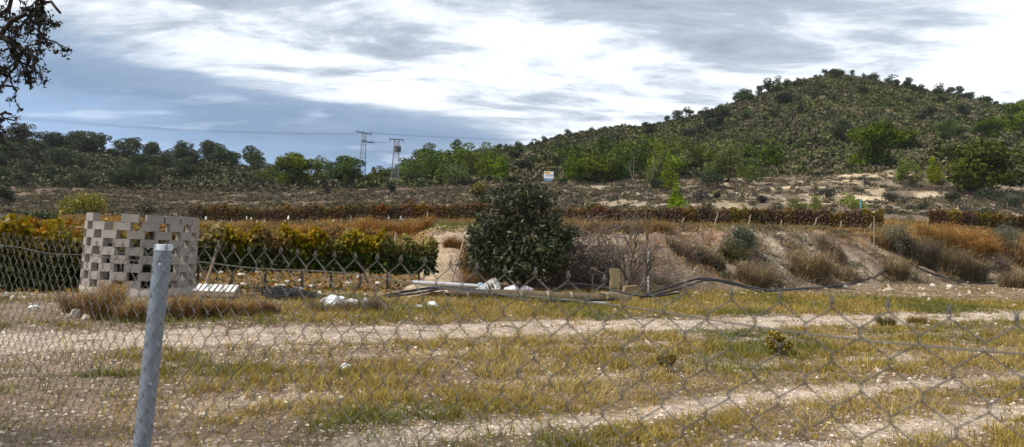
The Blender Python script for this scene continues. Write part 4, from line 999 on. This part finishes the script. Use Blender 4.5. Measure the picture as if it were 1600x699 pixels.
# pile of discarded crates, bags
def litter_at(px, py, Y): q = pt(px, py, Y); return (q[0], q[1], max(q[2], hgt(q[0], q[1])))
M_blbag = solid("pale_blue_bag", (.38, .55, .68), .5, var=.3, scale=9); M_pur = solid("dull_violet_bag", (.30, .26, .30), .6, var=.2, scale=6)
q = pt(766, 452, 22.9); t = empty("plastic_crate", (q[0], q[1], hgt(q[0], q[1]) + .12), math.radians(-20)); t.rotation_euler.y = math.radians(-32)
for k in range(6):
    mb = MB(); box(mb, (-.25 + k * .1, -.16, .1), (.03, .02, .26)); mb.build("slat", M_palw, t, tone=False)
for z_ in (-.04, .24):
    mb = MB(); box(mb, (0, -.16, z_), (.58, .035, .04)); mb.build("rail", M_palw, t, tone=False)
    mb = MB(); box(mb, (0, .16, z_), (.58, .035, .04)); mb.build("rail", M_palw, t, tone=False)
for sx in (-.28, .28):
    mb = MB(); box(mb, (sx, 0, .1), (.03, .34, .26)); mb.build("end_panel", M_palw, t, tone=False)
tag(t, "tilted slatted white crate in the rubbish under the leafy tree", "crate")
crumple("plastic_bag", 752, 459, 20, 16, "pale blue bag beside the tilted slatted crate", M_blbag, "plastic bag", seed=90)
crumple("plastic_bag", 800, 460, 28, 14, "large whitish bag in the rubbish under the leafy tree", solid("dirty_white_bag", (.6, .6, .64), .55, var=.25, scale=7), "plastic bag", seed=91, sub=4)
crumple("plastic_bag", 822, 462, 22, 15, "dull violet bag sagging behind the brown pipe", M_pur, "plastic bag", seed=92)
crumple("plastic_scrap", 938, 426, 12, 5, "white rag caught in the dead branches", M_white, "rag", seed=93, dz=.15)
# brown jointed pipe
M_pipe = solid("rusty_pipe", (.13, .095, .055), .8, var=.4, scale=3.5, bmp=.01); M_coll = solid("cream_collar", (.30, .26, .20), .8, var=.2, scale=8)
A = pt(700, 464, 21.5); B = pt(985, 465, 22.6); Rp = .13
for q in (A, B): q[2] = hgt(q[0], q[1]) + Rp - .03
t = empty("jointed_pipe", A); tk = MB(); f = np.linspace(0, 1, 12)[:, None]; P = (B - A) * f; P[:, 2] += [0, 0, .01, .02, .02, .01, 0, -.01, -.01, 0, .0, 0]
tube(tk, P, Rp, 16); tk.build("pipe", M_pipe, t, True, tone=False)
for fr in (.10, .38, .53, .66, .86):
    tk = MB(); c = (B - A) * fr; u_ = (B - A) / np.linalg.norm(B - A); tube(tk, [c - u_ * .035, c + u_ * .035], Rp + .018, 16); tk.build("collar", M_coll, t, True, tone=False)
tag(t, "long rusty brown pipe with cream collars lying before the leafy tree", "pipe")
# grey plastic duct
tk = MB(); P = [litter_at(642, 450, 22.3), litter_at(690, 452, 22.2), litter_at(748, 455, 22.0)]; P = np.array(P); P[:, 2] = [hgt(a[0], a[1]) + .30 for a in P]
tube(tk, P - P[0], .055, 10); o = tk.build("grey_duct", solid("grey_duct_plastic", (.42, .42, .41), .6, var=.15), smooth=True, tone=False); o.location = P[0]; tag(o, "short pale grey duct resting on the dirt mound", "pipe")
tk = MB(); P = np.array([pt(880, 458, 20.9), pt(912, 465, 20.9), pt(952, 468, 20.8)]); P[:, 2] = [hgt(a[0], a[1]) + .06 for a in P]
tube(tk, P - P[0], .035, 8); o = tk.build("grey_duct", solid("light_pipe_plastic", (.5, .52, .52), .5, var=.1), smooth=True, tone=False); o.location = P[0]; tag(o, "thin light grey pipe in front of the rusty brown pipe", "pipe")
# pillar of old blocks
q = gp(963, 25.2); t = empty("block_pillar", q)
M_och = solid("old_yellow_block", (.23, .175, .09), .95, var=.3, scale=5, bmp=.02)
for k in range(4):
    mb = MB(); box(mb, (RNG.normal(0, .012), 0, .11 + k * .21), (.30, .24, .205), RNG.normal(0, .06), jit=.006); mb.build("block", M_och, t, tone=False)
mb = MB(); box(mb, (-.1, .05, .04), (.62, .4, .09), .05, jit=.01); mb.build("footing", M_concd, t, tone=False)
mb = MB(); box(mb, (.5, -.05, .14), (.5, .3, .34), .3, jit=.02); mb.build("fallen_block", M_och, t, tone=False)
tag(t, "short pillar of old yellowish blocks beside the bare shrub", "pillar")
# ------------------------------------------------------------------ hoses
def spline(P, n=8):
    P = np.array(P, float); Q = []
    for i in range(len(P) - 1):
        a, b_, c, d = P[max(i - 1, 0)], P[i], P[i + 1], P[min(i + 2, len(P) - 1)]
        for k in range(n):
            t_ = k / n; Q.append(.5 * (2 * b_ + (c - a) * t_ + (2 * a - 5 * b_ + 4 * c - d) * t_ ** 2 + (3 * b_ - a - 3 * c + d) * t_ ** 3))
    Q.append(P[-1]); return np.array(Q)
def hose(pp, r, label, name="black_hose"):
    P = np.array([pt(a, b_, Y_) for a, b_, Y_ in pp])
    for q in P: q[2] = max(q[2], hgt(q[0], q[1]) + r)
    P = spline(P); g_ = height(P[:, 0], P[:, 1]) + r * .6; P[:, 2] = np.maximum(P[:, 2], g_)
    tk = MB(); tube(tk, P - P[0], r, 8); o = tk.build(name, M_black, smooth=True, tone=False); o.location = P[0]; return tag(o, label, "hose")
hose([(600,463,20.6),(640,455,21),(690,449,21.2),(745,454,21.0),(800,465,20.7),(840,471,20.4),(900,470,20.5),(960,468,20.8)], .035, "thick black hose running over the mound and along the brown pipe")
hose([(604,464,20.4),(650,459,20.8),(700,451,21.0),(760,458,20.9)], .028, "second black hose beside the thick one on the mound")
hose([(880,446,22.2),(905,444,22.3),(945,450,22.2),(985,460,21.8),(1020,463,21.6),(1060,458,22.2)], .03, "black hose arching over the far end of the brown pipe")
hose([(1005,462,22.4),(1050,448,23.5),(1092,436,24.2),(1130,439,24.5),(1165,447,24.5),(1196,453,24.0)], .032, "black hose rising in an arc at the bank foot")
hose([(1000,466,22),(1060,452,23),(1105,438,23.8),(1145,445,23.8),(1190,456,23.4)], .026, "thinner black hose crossing the arc at the bank foot")
hose([(1196,455,27),(1240,452,31),(1300,448,36),(1340,444,38.5),(1365,434,40.5),(1388,419,43)], .05, "long black hose climbing the bank near the straight post")
hose([(1420,423,46),(1460,432,45.5),(1500,440,46),(1522,443,48),(1560,444,50)], .05, "black hose coming down the bank below the rusty bush")
# black netting
p = gp(455, 18.4); tk = MB()
for k in range(46):
    a0 = RNG.random() * 6.28; R_ = RNG.uniform(.12, .55); cx_, cy2 = RNG.normal(0, .16), RNG.normal(0, .12); aa = a0 + np.linspace(0, RNG.uniform(2.5, 6), 16)
    tube(tk, np.stack([cx_ + R_ * 1.25 * np.cos(aa), cy2 + .5 * R_ * np.sin(aa), .05 + RNG.uniform(0, .24) * (1 - R_) + .05 * np.sin(aa * 2 + k)], 1), .009, 4)
o = tk.build("hose_coil", M_black, smooth=True, tone=False); o.location = p; tag(o, "tangled coil of thin black hose beside the white sheet", "hose coil")
# ------------------------------------------------------------------ pylons
def pylon(px, py, pytop, Y, wb, wt, kind, label):
    b0 = gp(px, Y); d = pt(px, pytop, Y); Hh = d[2] - b0[2]; t = empty("lattice_pylon", b0, .25)
    mb = MB(); nseg = 13; rr_ = .055; hw = lambda z: (wb + (wt - wb) * (z / Hh)) / 2
    C4 = [(-1, -1), (1, -1), (1, 1), (-1, 1)]
    for sx, sy in C4: tube(mb, [(sx * wb / 2, sy * wb / 2, -.3), (sx * wt / 2, sy * wt / 2, Hh)], rr_, 4)
    for k in range(nseg):
        z0, z1 = Hh * k / nseg, Hh * (k + 1) / nseg
        for i in range(4):
            (ax, ay), (bx, by) = C4[i], C4[(i + 1) % 4]
            if k % 2: ax, ay, bx, by = bx, by, ax, ay
            tube(mb, [(ax * hw(z0), ay * hw(z0), z0), (bx * hw(z1), by * hw(z1), z1)], rr_ * .6, 3)
            tube(mb, [(C4[i][0] * hw(z1), C4[i][1] * hw(z1), z1), (C4[(i + 1) % 4][0] * hw(z1), C4[(i + 1) % 4][1] * hw(z1), z1)], rr_ * .5, 3)
    mb.build("lattice_mast", M_pyl, t, tone=False)
    def arm(z, x0, x1, tilt=0):
        m2 = MB(); box(m2, ((x0 + x1) / 2, 0, z + .05), (x1 - x0, .12, .13), ry=tilt); box(m2, ((x0 + x1) / 2, .25, z), (x1 - x0, .1, .1), ry=tilt)
        a_ = m2.build("crossarm", M_dkst, t, tone=False); return a_
    def ins(x, z, up=1):
        m3 = MB()
        for s in range(4): tube(m3, [(x, 0, z + up * .12 * s), (x, 0, z + up * (.12 * s + .07))], .09, 8)
        m3.build("insulator", M_dkst, t, tone=False)
    if kind == 0:
        arm(Hh, -1.7, 1.7, .10)
        for x in (-1.6, -.2, 1.6): ins(x, Hh + .1)
        arm(Hh - 2.0, -.3, 2.3)
        for x in (.9, 1.6, 2.2): ins(x, Hh - 1.95)
        m2 = MB(); box(m2, (0, 0, Hh - 1.8), (.75, .6, .5)); m2.build("switch_box", M_pyl, t, tone=False)
    else:
        arm(Hh, -1.7, 1.6)
        for x in (-1.6, -.6, .6, 1.5): ins(x, Hh - .05, -1)
        m2 = MB(); tube(m2, [(.5, -.1, Hh - 2.9), (.5, -.1, Hh - 1.7)], .55, 14); box(m2, (.5, -.1, Hh - 1.62), (1.0, .8, .12)); m2.build("transformer", M_dkst, t, tone=False)
        m2 = MB(); box(m2, (-.1, 0, Hh - 2.2), (.6, .7, 1.5)); m2.build("switch_box", M_pyl, t, tone=False)
        m2 = MB(); box(m2, (0, 0, .5), (2.0, 2.0, 2.2)); m2.build("footing", solid("pylon_footing", (.42, .40, .37), .9), t, tone=False)
    tag(t, label, "pylon"); return b0, Hh
P1 = pylon(561, 290, 208, 172, 1.7, .8, 0, "taller lattice pylon with a tilted top crossarm and a lower side arm")
P2 = pylon(613, 288, 218, 176, 1.9, .9, 1, "shorter lattice pylon carrying a dark transformer on a concrete footing")
q = hit(624, 292); t = empty("utility_cabinet", q, .2); M_cab = solid("ochre_cabinet", (.26, .22, .12), .8)
mb = MB(); box(mb, (0, 0, .8), (1.1, .6, 1.9)); mb.build("cabinet_body", M_cab, t, tone=False); mb = MB(); box(mb, (0, 0, 1.8), (1.2, .7, .08)); mb.build("lid", M_cab, t, tone=False); mb = MB(); box(mb, (0, -.32, .85), (.8, .03, 1.4)); mb.build("door", solid("cabinet_door", (.21, .18, .10), .8), t, tone=False)
tag(t, "small ochre utility cabinet beside the transformer pylon", "cabinet")
def wire(a, b_, sag, label, group, r=.014):
    f = np.linspace(0, 1, 30)[:, None]; P = a * (1 - f) + b_ * f; P[:, 2] -= (4 * sag * f * (1 - f))[:, 0]
    tk = MB(); tube(tk, P - a, r, 4, cap=False); o = tk.build("power_line", M_dkst, tone=False); o.location = a; tag(o, label, "power line", group)
for k, (px, py) in enumerate([(555, 208), (563, 209), (574, 210)]):
    a = pt(px, py, 172); wire(a, pt(-120, 168 + k * 2.5, 120), 1.2, "thin power line sagging across the sky from the taller pylon towards the low hill", "power lines over the low hill")
    wire(a + np.array([0, 0, .3]), pt(1720, 118 + k * 4, 250), 9.0, "thin power line running from the taller pylon over the big hill", "power lines over the big hill")
for k in range(3):
    a = pt(574 + k * 3, 223, 172); wire(a, pt(604 + k * 8, 219, 176), .3, "short slack power line strung between the two pylons", "power lines between the pylons")
# ------------------------------------------------------------------ advertising board, shed
q = hit(857, 284); t = empty("advertising_board", q, .05)
top = pt(857, 268, q[1])[2] - q[2]; Wd = 15 * q[1] / F; hb = top * .73
mb = MB(); box(mb, (0, 0, top - hb / 2), (Wd, .08, hb)); mb.build("panel", solid("board_white", (.75, .78, .80), .5, var=.05), t, tone=False)
M_oran = solid("board_orange", (.70, .36, .07), .5, var=.1); M_bb = solid("board_blue", (.16, .30, .42), .5, var=.15); M_gry = solid("board_grey", (.45, .50, .56), .5, var=.1)
mb = MB(); box(mb, (-Wd * .17, -.05, top - hb * .2), (Wd * .56, .02, hb * .28)); mb.build("orange_field", M_oran, t, tone=False)
mb = MB(); box(mb, (Wd * .05, -.05, top - hb * .52), (Wd * .8, .02, hb * .22), ry=-.12); mb.build("grey_band", M_gry, t, tone=False)
mb = MB(); box(mb, (0, -.02, (top - hb) / 2 + .1), (Wd * .94, .06, top - hb - .02)); mb.build("blue_skirt", M_bb, t, tone=False)
for sx in (-.4, .4): mb = MB(); box(mb, (sx * Wd, .08, top / 2 - .2), (.1, .08, top + .2)); mb.build("leg", M_wood, t, tone=False)
tag(t, "white and orange advertising board with blue skirt below the big hill", "board")
q = hit(14, 349); t = empty("small_shed", q, .1); k = q[1] / F
mb = MB(); box(mb, (-.2, 0, 5 * k), (27 * k, 22 * k, 13 * k)); mb.build("wall", solid("pale_blue_grey_paint", (.36, .42, .47), .7, var=.08), t, tone=False)
mb = MB(); box(mb, (-.2, 0, 12.6 * k), (30 * k, 25 * k, 1.4 * k), ry=.02); mb.build("roof", solid("shed_roof", (.15, .15, .16), .7), t, tone=False)
mb = MB(); box(mb, (-8 * k, -11.2 * k, 4.5 * k), (6 * k, .5 * k, 9 * k)); mb.build("door", solid("shed_door", (.22, .26, .30), .7), t, tone=False)
tag(t, "little pale blue grey shed at the edge of the yellow vineyard", "shed")
q = hit(1366, 342); 
crumple("limestone_rock", 1367, 341, 12, 10, "pale boulder at the end of the brown vine row behind the straight post", M_stone, "rock", seed=97)
# ------------------------------------------------------------------ chain link fence
def Yf(px): return 9.98 / (3.1 + .00497 * px)
def fp(px): Y_ = Yf(px); d = ray(px, 400); return np.array([d[0] / d[1] * Y_, Y_])
a0, a1 = fp(250), fp(1600); D = (a1 - a0) / np.linalg.norm(a1 - a0); Nn = np.array([-D[1], D[0]])
TOPW = 1.508                                     # height of the tension wire
pitch = .0355; half = pitch                       # each picket wire zigzags +-pitch; diamonds are 71 mm wide
t = empty("chain_link_fence", (a0[0], a0[1], 0))
L0, L1 = -3.2, 3.3
mb = MB(); nz_ = int(1.56 / pitch)
def topz(s): return TOPW + .010 * math.sin(s * 2.1)
for k, s0 in enumerate(np.arange(L0, L1, pitch)):
    pair = k // 2; flip = 1 if k % 2 == 0 else -1      # neighbours hook into one another
    zt_ = topz(s0) + .034 + (vnoise(pair * 1.7, 0.3, 90) - .5) * .008; P = []
    for j in range(nz_ + 1):
        z = zt_ - j * pitch; side = flip * (1 if j % 2 == 0 else -1); xe = s0 + side * pitch * .5
        fx = (float(vnoise(xe * 3 + .5, z * 3, 92)) - .5) * .022; bul = (float(vnoise(xe * .8, z * 1.2, 93)) - .5) * .06
        for e_, zo in ((0, .0045), (0, -.0045)):
            P.append((xe + side * .0016 + fx, bul + (.0028 if zo > 0 else -.0028) * side, z + zo))
    P = np.array(P); W3 = np.stack([D[0] * P[:, 0] + Nn[0] * P[:, 1], D[1] * P[:, 0] + Nn[1] * P[:, 1], P[:, 2]], 1)
    tube(mb, W3, .00108, 5, cap=False)
    e = W3[0]; tube(mb, [e + np.array([0, 0, -.004]), e + np.array([-flip * D[0] * .005, -flip * D[1] * .005, .007])], .0014, 5)
mb.build("wire_mesh", M_wire, t, True, tone=False)
for z_, nm in ((0, "tension_wire"), (-.75, "tension_wire"), (-1.42, "tension_wire")):
    ss = np.linspace(L0, L1, 60); tk = MB(); P = np.array([(D[0] * s, D[1] * s, topz(s) + z_ - .006 + .004 * math.sin(s * 9)) for s in ss]) + np.array([Nn[0], Nn[1], 0]) * -.001
    tube(tk, P, .0014, 6, cap=False); tk.build(nm, M_wire, t, True, tone=False)
# post
tk = MB(); tb_ = pt(255.5, 390, 2.335); zt_ = pt(255.5, 386, 2.335)[2]
bs = np.array([tb_[0] - a0[0], tb_[1] - a0[1], 0]); ln = .045
f = np.linspace(0, 1, 14)[:, None]; P = bs + np.array([-ln * 1.0, 0, 0]) * (1 - f) + np.array([0, 0, 1.0]) * (f * zt_)
t2 = empty("steel_fence_post", (a0[0], a0[1], 0))
tube(tk, P, .0255, 28); tk.build("pipe", M_steel, t2, True, tone=False)
c = P[-1]; tk = MB(); tube(tk, [c - (0, 0, .010), c + (0, 0, .004)], .0272, 28); tube(tk, [c + (0, 0, .0045), c + (0, 0, .0075)], .025, 28); tk.build("cap", M_cap, t2, True, tone=False)
tk = MB(); tube(tk, [c - (0, 0, .024), c - (0, 0, .021)], .0262, 28, cap=False); tk.build("cap_collar", M_steel, t2, True, tone=False)
for z_ in (.05, .40, .62):
    q = c - np.array([0, 0, z_]); tk = MB(); tube(tk, [q + (.004, -.024, 0), q + (.006, -.031, 0)], .004, 8); tk.build("bolt", M_cap, t2, True, tone=False)
tag(t2, "leaning round galvanised steel post with a pale cap holding the wire mesh", "fence post")
# a far post of the same fence outside the view keeps the line plausible
tag(t, "chain link wire fence with jagged twisted top crossing in front of the field", "fence")
# ------------------------------------------------------------------ grass and pebbles (uncountable)
def field_points(n, ymin, ymax, a=.74):
    Yv = ymin + (ymax - ymin) * RNG.random(n) ** 1.5; av = RNG.uniform(-a, a, n); return av * Yv, Yv
def grass_dens(X, Y):
    tw_ = track_w(X, Y); bw_ = bare_w(X, Y); n1_ = fbm(X / 1.9, Y / 1.9, 51, 4); n2_ = fbm(X / .6, Y / .6, 52, 3)
    u = TU(X, Y); v = TV(X, Y)
    d = sstep(.34, .57, n1_ * .45 + n2_ * .55 - tw_ * .36 - bw_ * .17 + .05 * sstep(0, 10, u)) * (.25 + .75 * sstep(.36, .62, vnoise(X / .22, Y / .22, 50)))
    d = np.maximum(d, (.09 + .10 * sstep(-2, 8, u)) * (1 - .75 * bw_))
    strip = sstep(13.6, 14.6, v) * (1 - sstep(19, 20.5, v)) * .35 * (1 - bw_)
    return np.clip(d + strip, 0, 1) * (1 - sstep(.45, .85, tw_) * .93)
mb = MB()
X, Y = field_points(130000, 4.6, 30); d = grass_dens(X, Y)
lim = (height(X, Y) < .2) & (TV(X, Y) < 21.5) & (np.hypot(X, Y) > 2)
inv = ((X / Y) > -.13) | (TV(X, Y) < 19.5)
k = (RNG.random(len(X)) < d * .95) & lim & inv; X, Y = X[k], Y[k]
nb = 7; Xb = np.repeat(X, nb) + RNG.normal(0, .035, len(X) * nb); Yb = np.repeat(Y, nb) + RNG.normal(0, .035, len(X) * nb)
Zb = height(Xb, Yb) - .01
pal = np.array([(.26, .195, .030), (.35, .235, .042), (.185, .172, .034), (.36, .275, .095), (.13, .14, .032), (.29, .215, .06)])
zone = np.repeat(fbm(X / 2.2, Y / 2.2, 53, 3), nb); ki = np.clip(((zone - .5) * 2.2 + .5) * 6 + RNG.normal(0, 1.0, len(zone)), 0, 5.99).astype(int)
perm = np.array([4, 2, 0, 5, 1, 3]); colb = pal[perm[ki]] * (1 + RNG.uniform(-.2, .2, (len(zone), 1))) * (.75 + .5 * np.repeat(RNG.random(len(X)), nb))[:, None]
hh = RNG.uniform(.02, .085, len(zone)) * (.7 + .7 * np.repeat(fbm(X / 1.1, Y / 1.1, 54, 2), nb)) * np.repeat(.5 + RNG.exponential(.55, len(X)).clip(0, 1.8), nb) * np.clip(1.5 - np.abs(TU(Xb, Yb) - 2) * 0, .8, 1.2)
wd = .0055 + .00062 * Yb
blades(mb, np.stack([Xb, Yb, Zb], 1), hh * (1 + Yb / 60), RNG.uniform(.2, 1.6, len(zone)), wd, colb, seg=1)
tag(mb.build("grass", M_grass), "short yellow green grass growing through the gravelly field", kind='stuff')
# dry grass on the upper field and the bank
mb = MB()
Y = np.sqrt(RNG.uniform(25 ** 2, 80 ** 2, 60000)); a = RNG.uniform(-.72, .74, 60000); X = a * Y; z = height(X, Y)
dn = fbm(X / 2.2, Y / 2.2, 55, 3)
up = ((z > 1.9) & (Y > 33)) | (Y > 60)
bankz = (z > .2) & ~up & (a > -.1)
lowf = (a < -.1) & (TV(X, Y) > 40)
flat = (z < .25) & (a > .05) & (TV(X, Y) > 13.5) & (RNG.random(60000) < .35 + .6 * sstep(.4, .55, fbm(X / 1.5, Y / 1.5, 57, 3)))
k = flat | (up & (RNG.random(60000) < .8)) | (bankz & (RNG.random(60000) < sstep(.48, .64, dn) * .8)) | (lowf & (RNG.random(60000) < .8))
X, Y, z, a, dn, flat = X[k], Y[k], z[k], a[k], dn[k], flat[k]; nb = 4; flat = np.repeat(flat, nb)
Xb = np.repeat(X, nb) + RNG.normal(0, .12, len(X) * nb); Yb = np.repeat(Y, nb) + RNG.normal(0, .12, len(X) * nb); Zb = height(Xb, Yb) - .02
pal = np.array([(.32, .18, .05), (.27, .14, .035), (.33, .22, .09), (.16, .12, .045), (.12, .12, .035), (.19, .15, .08)])
green = np.repeat((a > -.12) & (a < -.03) & (Y > 36) & (Y < 62), nb)
zone = np.repeat(fbm(X / 4, Y / 4, 56, 3), nb); ki = np.clip(((zone - .5) * 2.4 + .45) * 6 + RNG.normal(0, 1.1, len(zone)), 0, 5.99).astype(int); colb = pal[ki]
colb[flat] = np.array([(.20, .16, .04), (.15, .14, .035), (.26, .19, .07)])[RNG.integers(0, 3, flat.sum())]
colb[green] = np.array([.10, .125, .03]); colb = colb * (1 + RNG.uniform(-.2, .2, (len(zone), 1)))
blades(mb, np.stack([Xb, Yb, Zb], 1), RNG.uniform(.12, .42, len(zone)) * np.where(green, .6, 1) * np.where(flat, .3, 1), RNG.uniform(.2, 1.0, len(zone)), .022 + .0005 * Yb, colb, seg=1)
tag(mb.build("dry_grass", M_dry), "orange and tawny dry grass on the bank and the upper field", kind='stuff')
# fallen leaves and weeds under the vines
mb = MB(); Xa, Ya = in_view(26000, 17, 48, -.74, -.11, dens=lambda X, Y: (TV(X, Y) > 20.3) * (.3 + .6 * vnoise(X, Y, 57)))
P = np.stack([Xa, Ya, height(Xa, Ya) + .02 + RNG.random(len(Xa)) * .05], 1)
pl_ = np.array([(.26, .16, .03), (.20, .10, .03), (.09, .10, .02), (.30, .22, .05), (.12, .07, .03)])
leaves(mb, P, .11, pl_[RNG.integers(0, 5, len(Xa))], .8, up=1.5)
tag(mb.build("fallen_leaves", M_vine), "fallen vine leaves and weeds littering the low vineyard soil", kind='stuff')
# pebbles: squashed octahedra
mb = MB()
X, Y = field_points(85000, 4.6, 26); tw_ = track_w(X, Y); nn = fbm(X / .9, Y / .9, 58, 3)
k = (RNG.random(len(X)) < (.12 + .6 * tw_ + .5 * sstep(.5, .65, nn))) & (height(X, Y) < .3) & (np.hypot(X, Y) > 2); X, Y = X[k], Y[k]; n = len(X)
O = np.array([(1, 0, 0), (0, 1, 0), (-1, 0, 0), (0, -1, 0), (0, 0, .7), (0, 0, -.5)], float); Fo = np.array([(0, 1, 4), (1, 2, 4), (2, 3, 4), (3, 0, 4), (1, 0, 5), (2, 1, 5), (3, 2, 5), (0, 3, 5)])
sz = np.minimum(.026, .005 + RNG.exponential(.0048, n)) * (.8 + Y / 22); V = O[None] * sz[:, None, None] * (1 + RNG.uniform(-.3, .3, (n, 6, 3))); rz = RNG.random(n) * 6.28
V = np.stack([V[..., 0] * np.cos(rz)[:, None] - V[..., 1] * np.sin(rz)[:, None], V[..., 0] * np.sin(rz)[:, None] + V[..., 1] * np.cos(rz)[:, None], V[..., 2]], -1)
V += np.stack([X, Y, height(X, Y) + sz * .15], 1)[:, None]
cc = vcol((.44, .345, .26), n, .3, (.62, .54, .44), .35)
mb.add(V.reshape(-1, 3), (np.arange(n)[:, None, None] * 6 + Fo).reshape(-1, 3), np.repeat(cc, 6, 0))
# stones on the ramp and bank
X2, Y2 = in_view(9000, 26, 62, -.11, .72, dens=lambda X, Y: .15 + .85 * sstep(.5, .62, fbm(X / 1.8, Y / 1.8, 59, 3))); n = len(X2); sz = .02 + RNG.exponential(.022, n)
V = O[None] * sz[:, None, None] * (1 + RNG.uniform(-.3, .3, (n, 6, 3))) + np.stack([X2, Y2, height(X2, Y2) + sz * .2], 1)[:, None]
mb.add(V.reshape(-1, 3), (np.arange(n)[:, None, None] * 6 + Fo).reshape(-1, 3), np.repeat(vcol((.46, .37, .27), n, .3), 6, 0))
m, nt, b = nmat("pebble_stone"); at = N(nt, 'ShaderNodeAttribute', attribute_name='tone').outputs['Color']; nt.links.new(at, b.inputs['Base Color']); b.inputs['Roughness'].default_value = .9; b.inputs['Specular IOR Level'].default_value = .15
tag(mb.build("pebbles", m), "pale pebbles and stones strewn over the dirt and gravel", kind='stuff')
# the empties' transforms are final
bpy.context.view_layer.update()
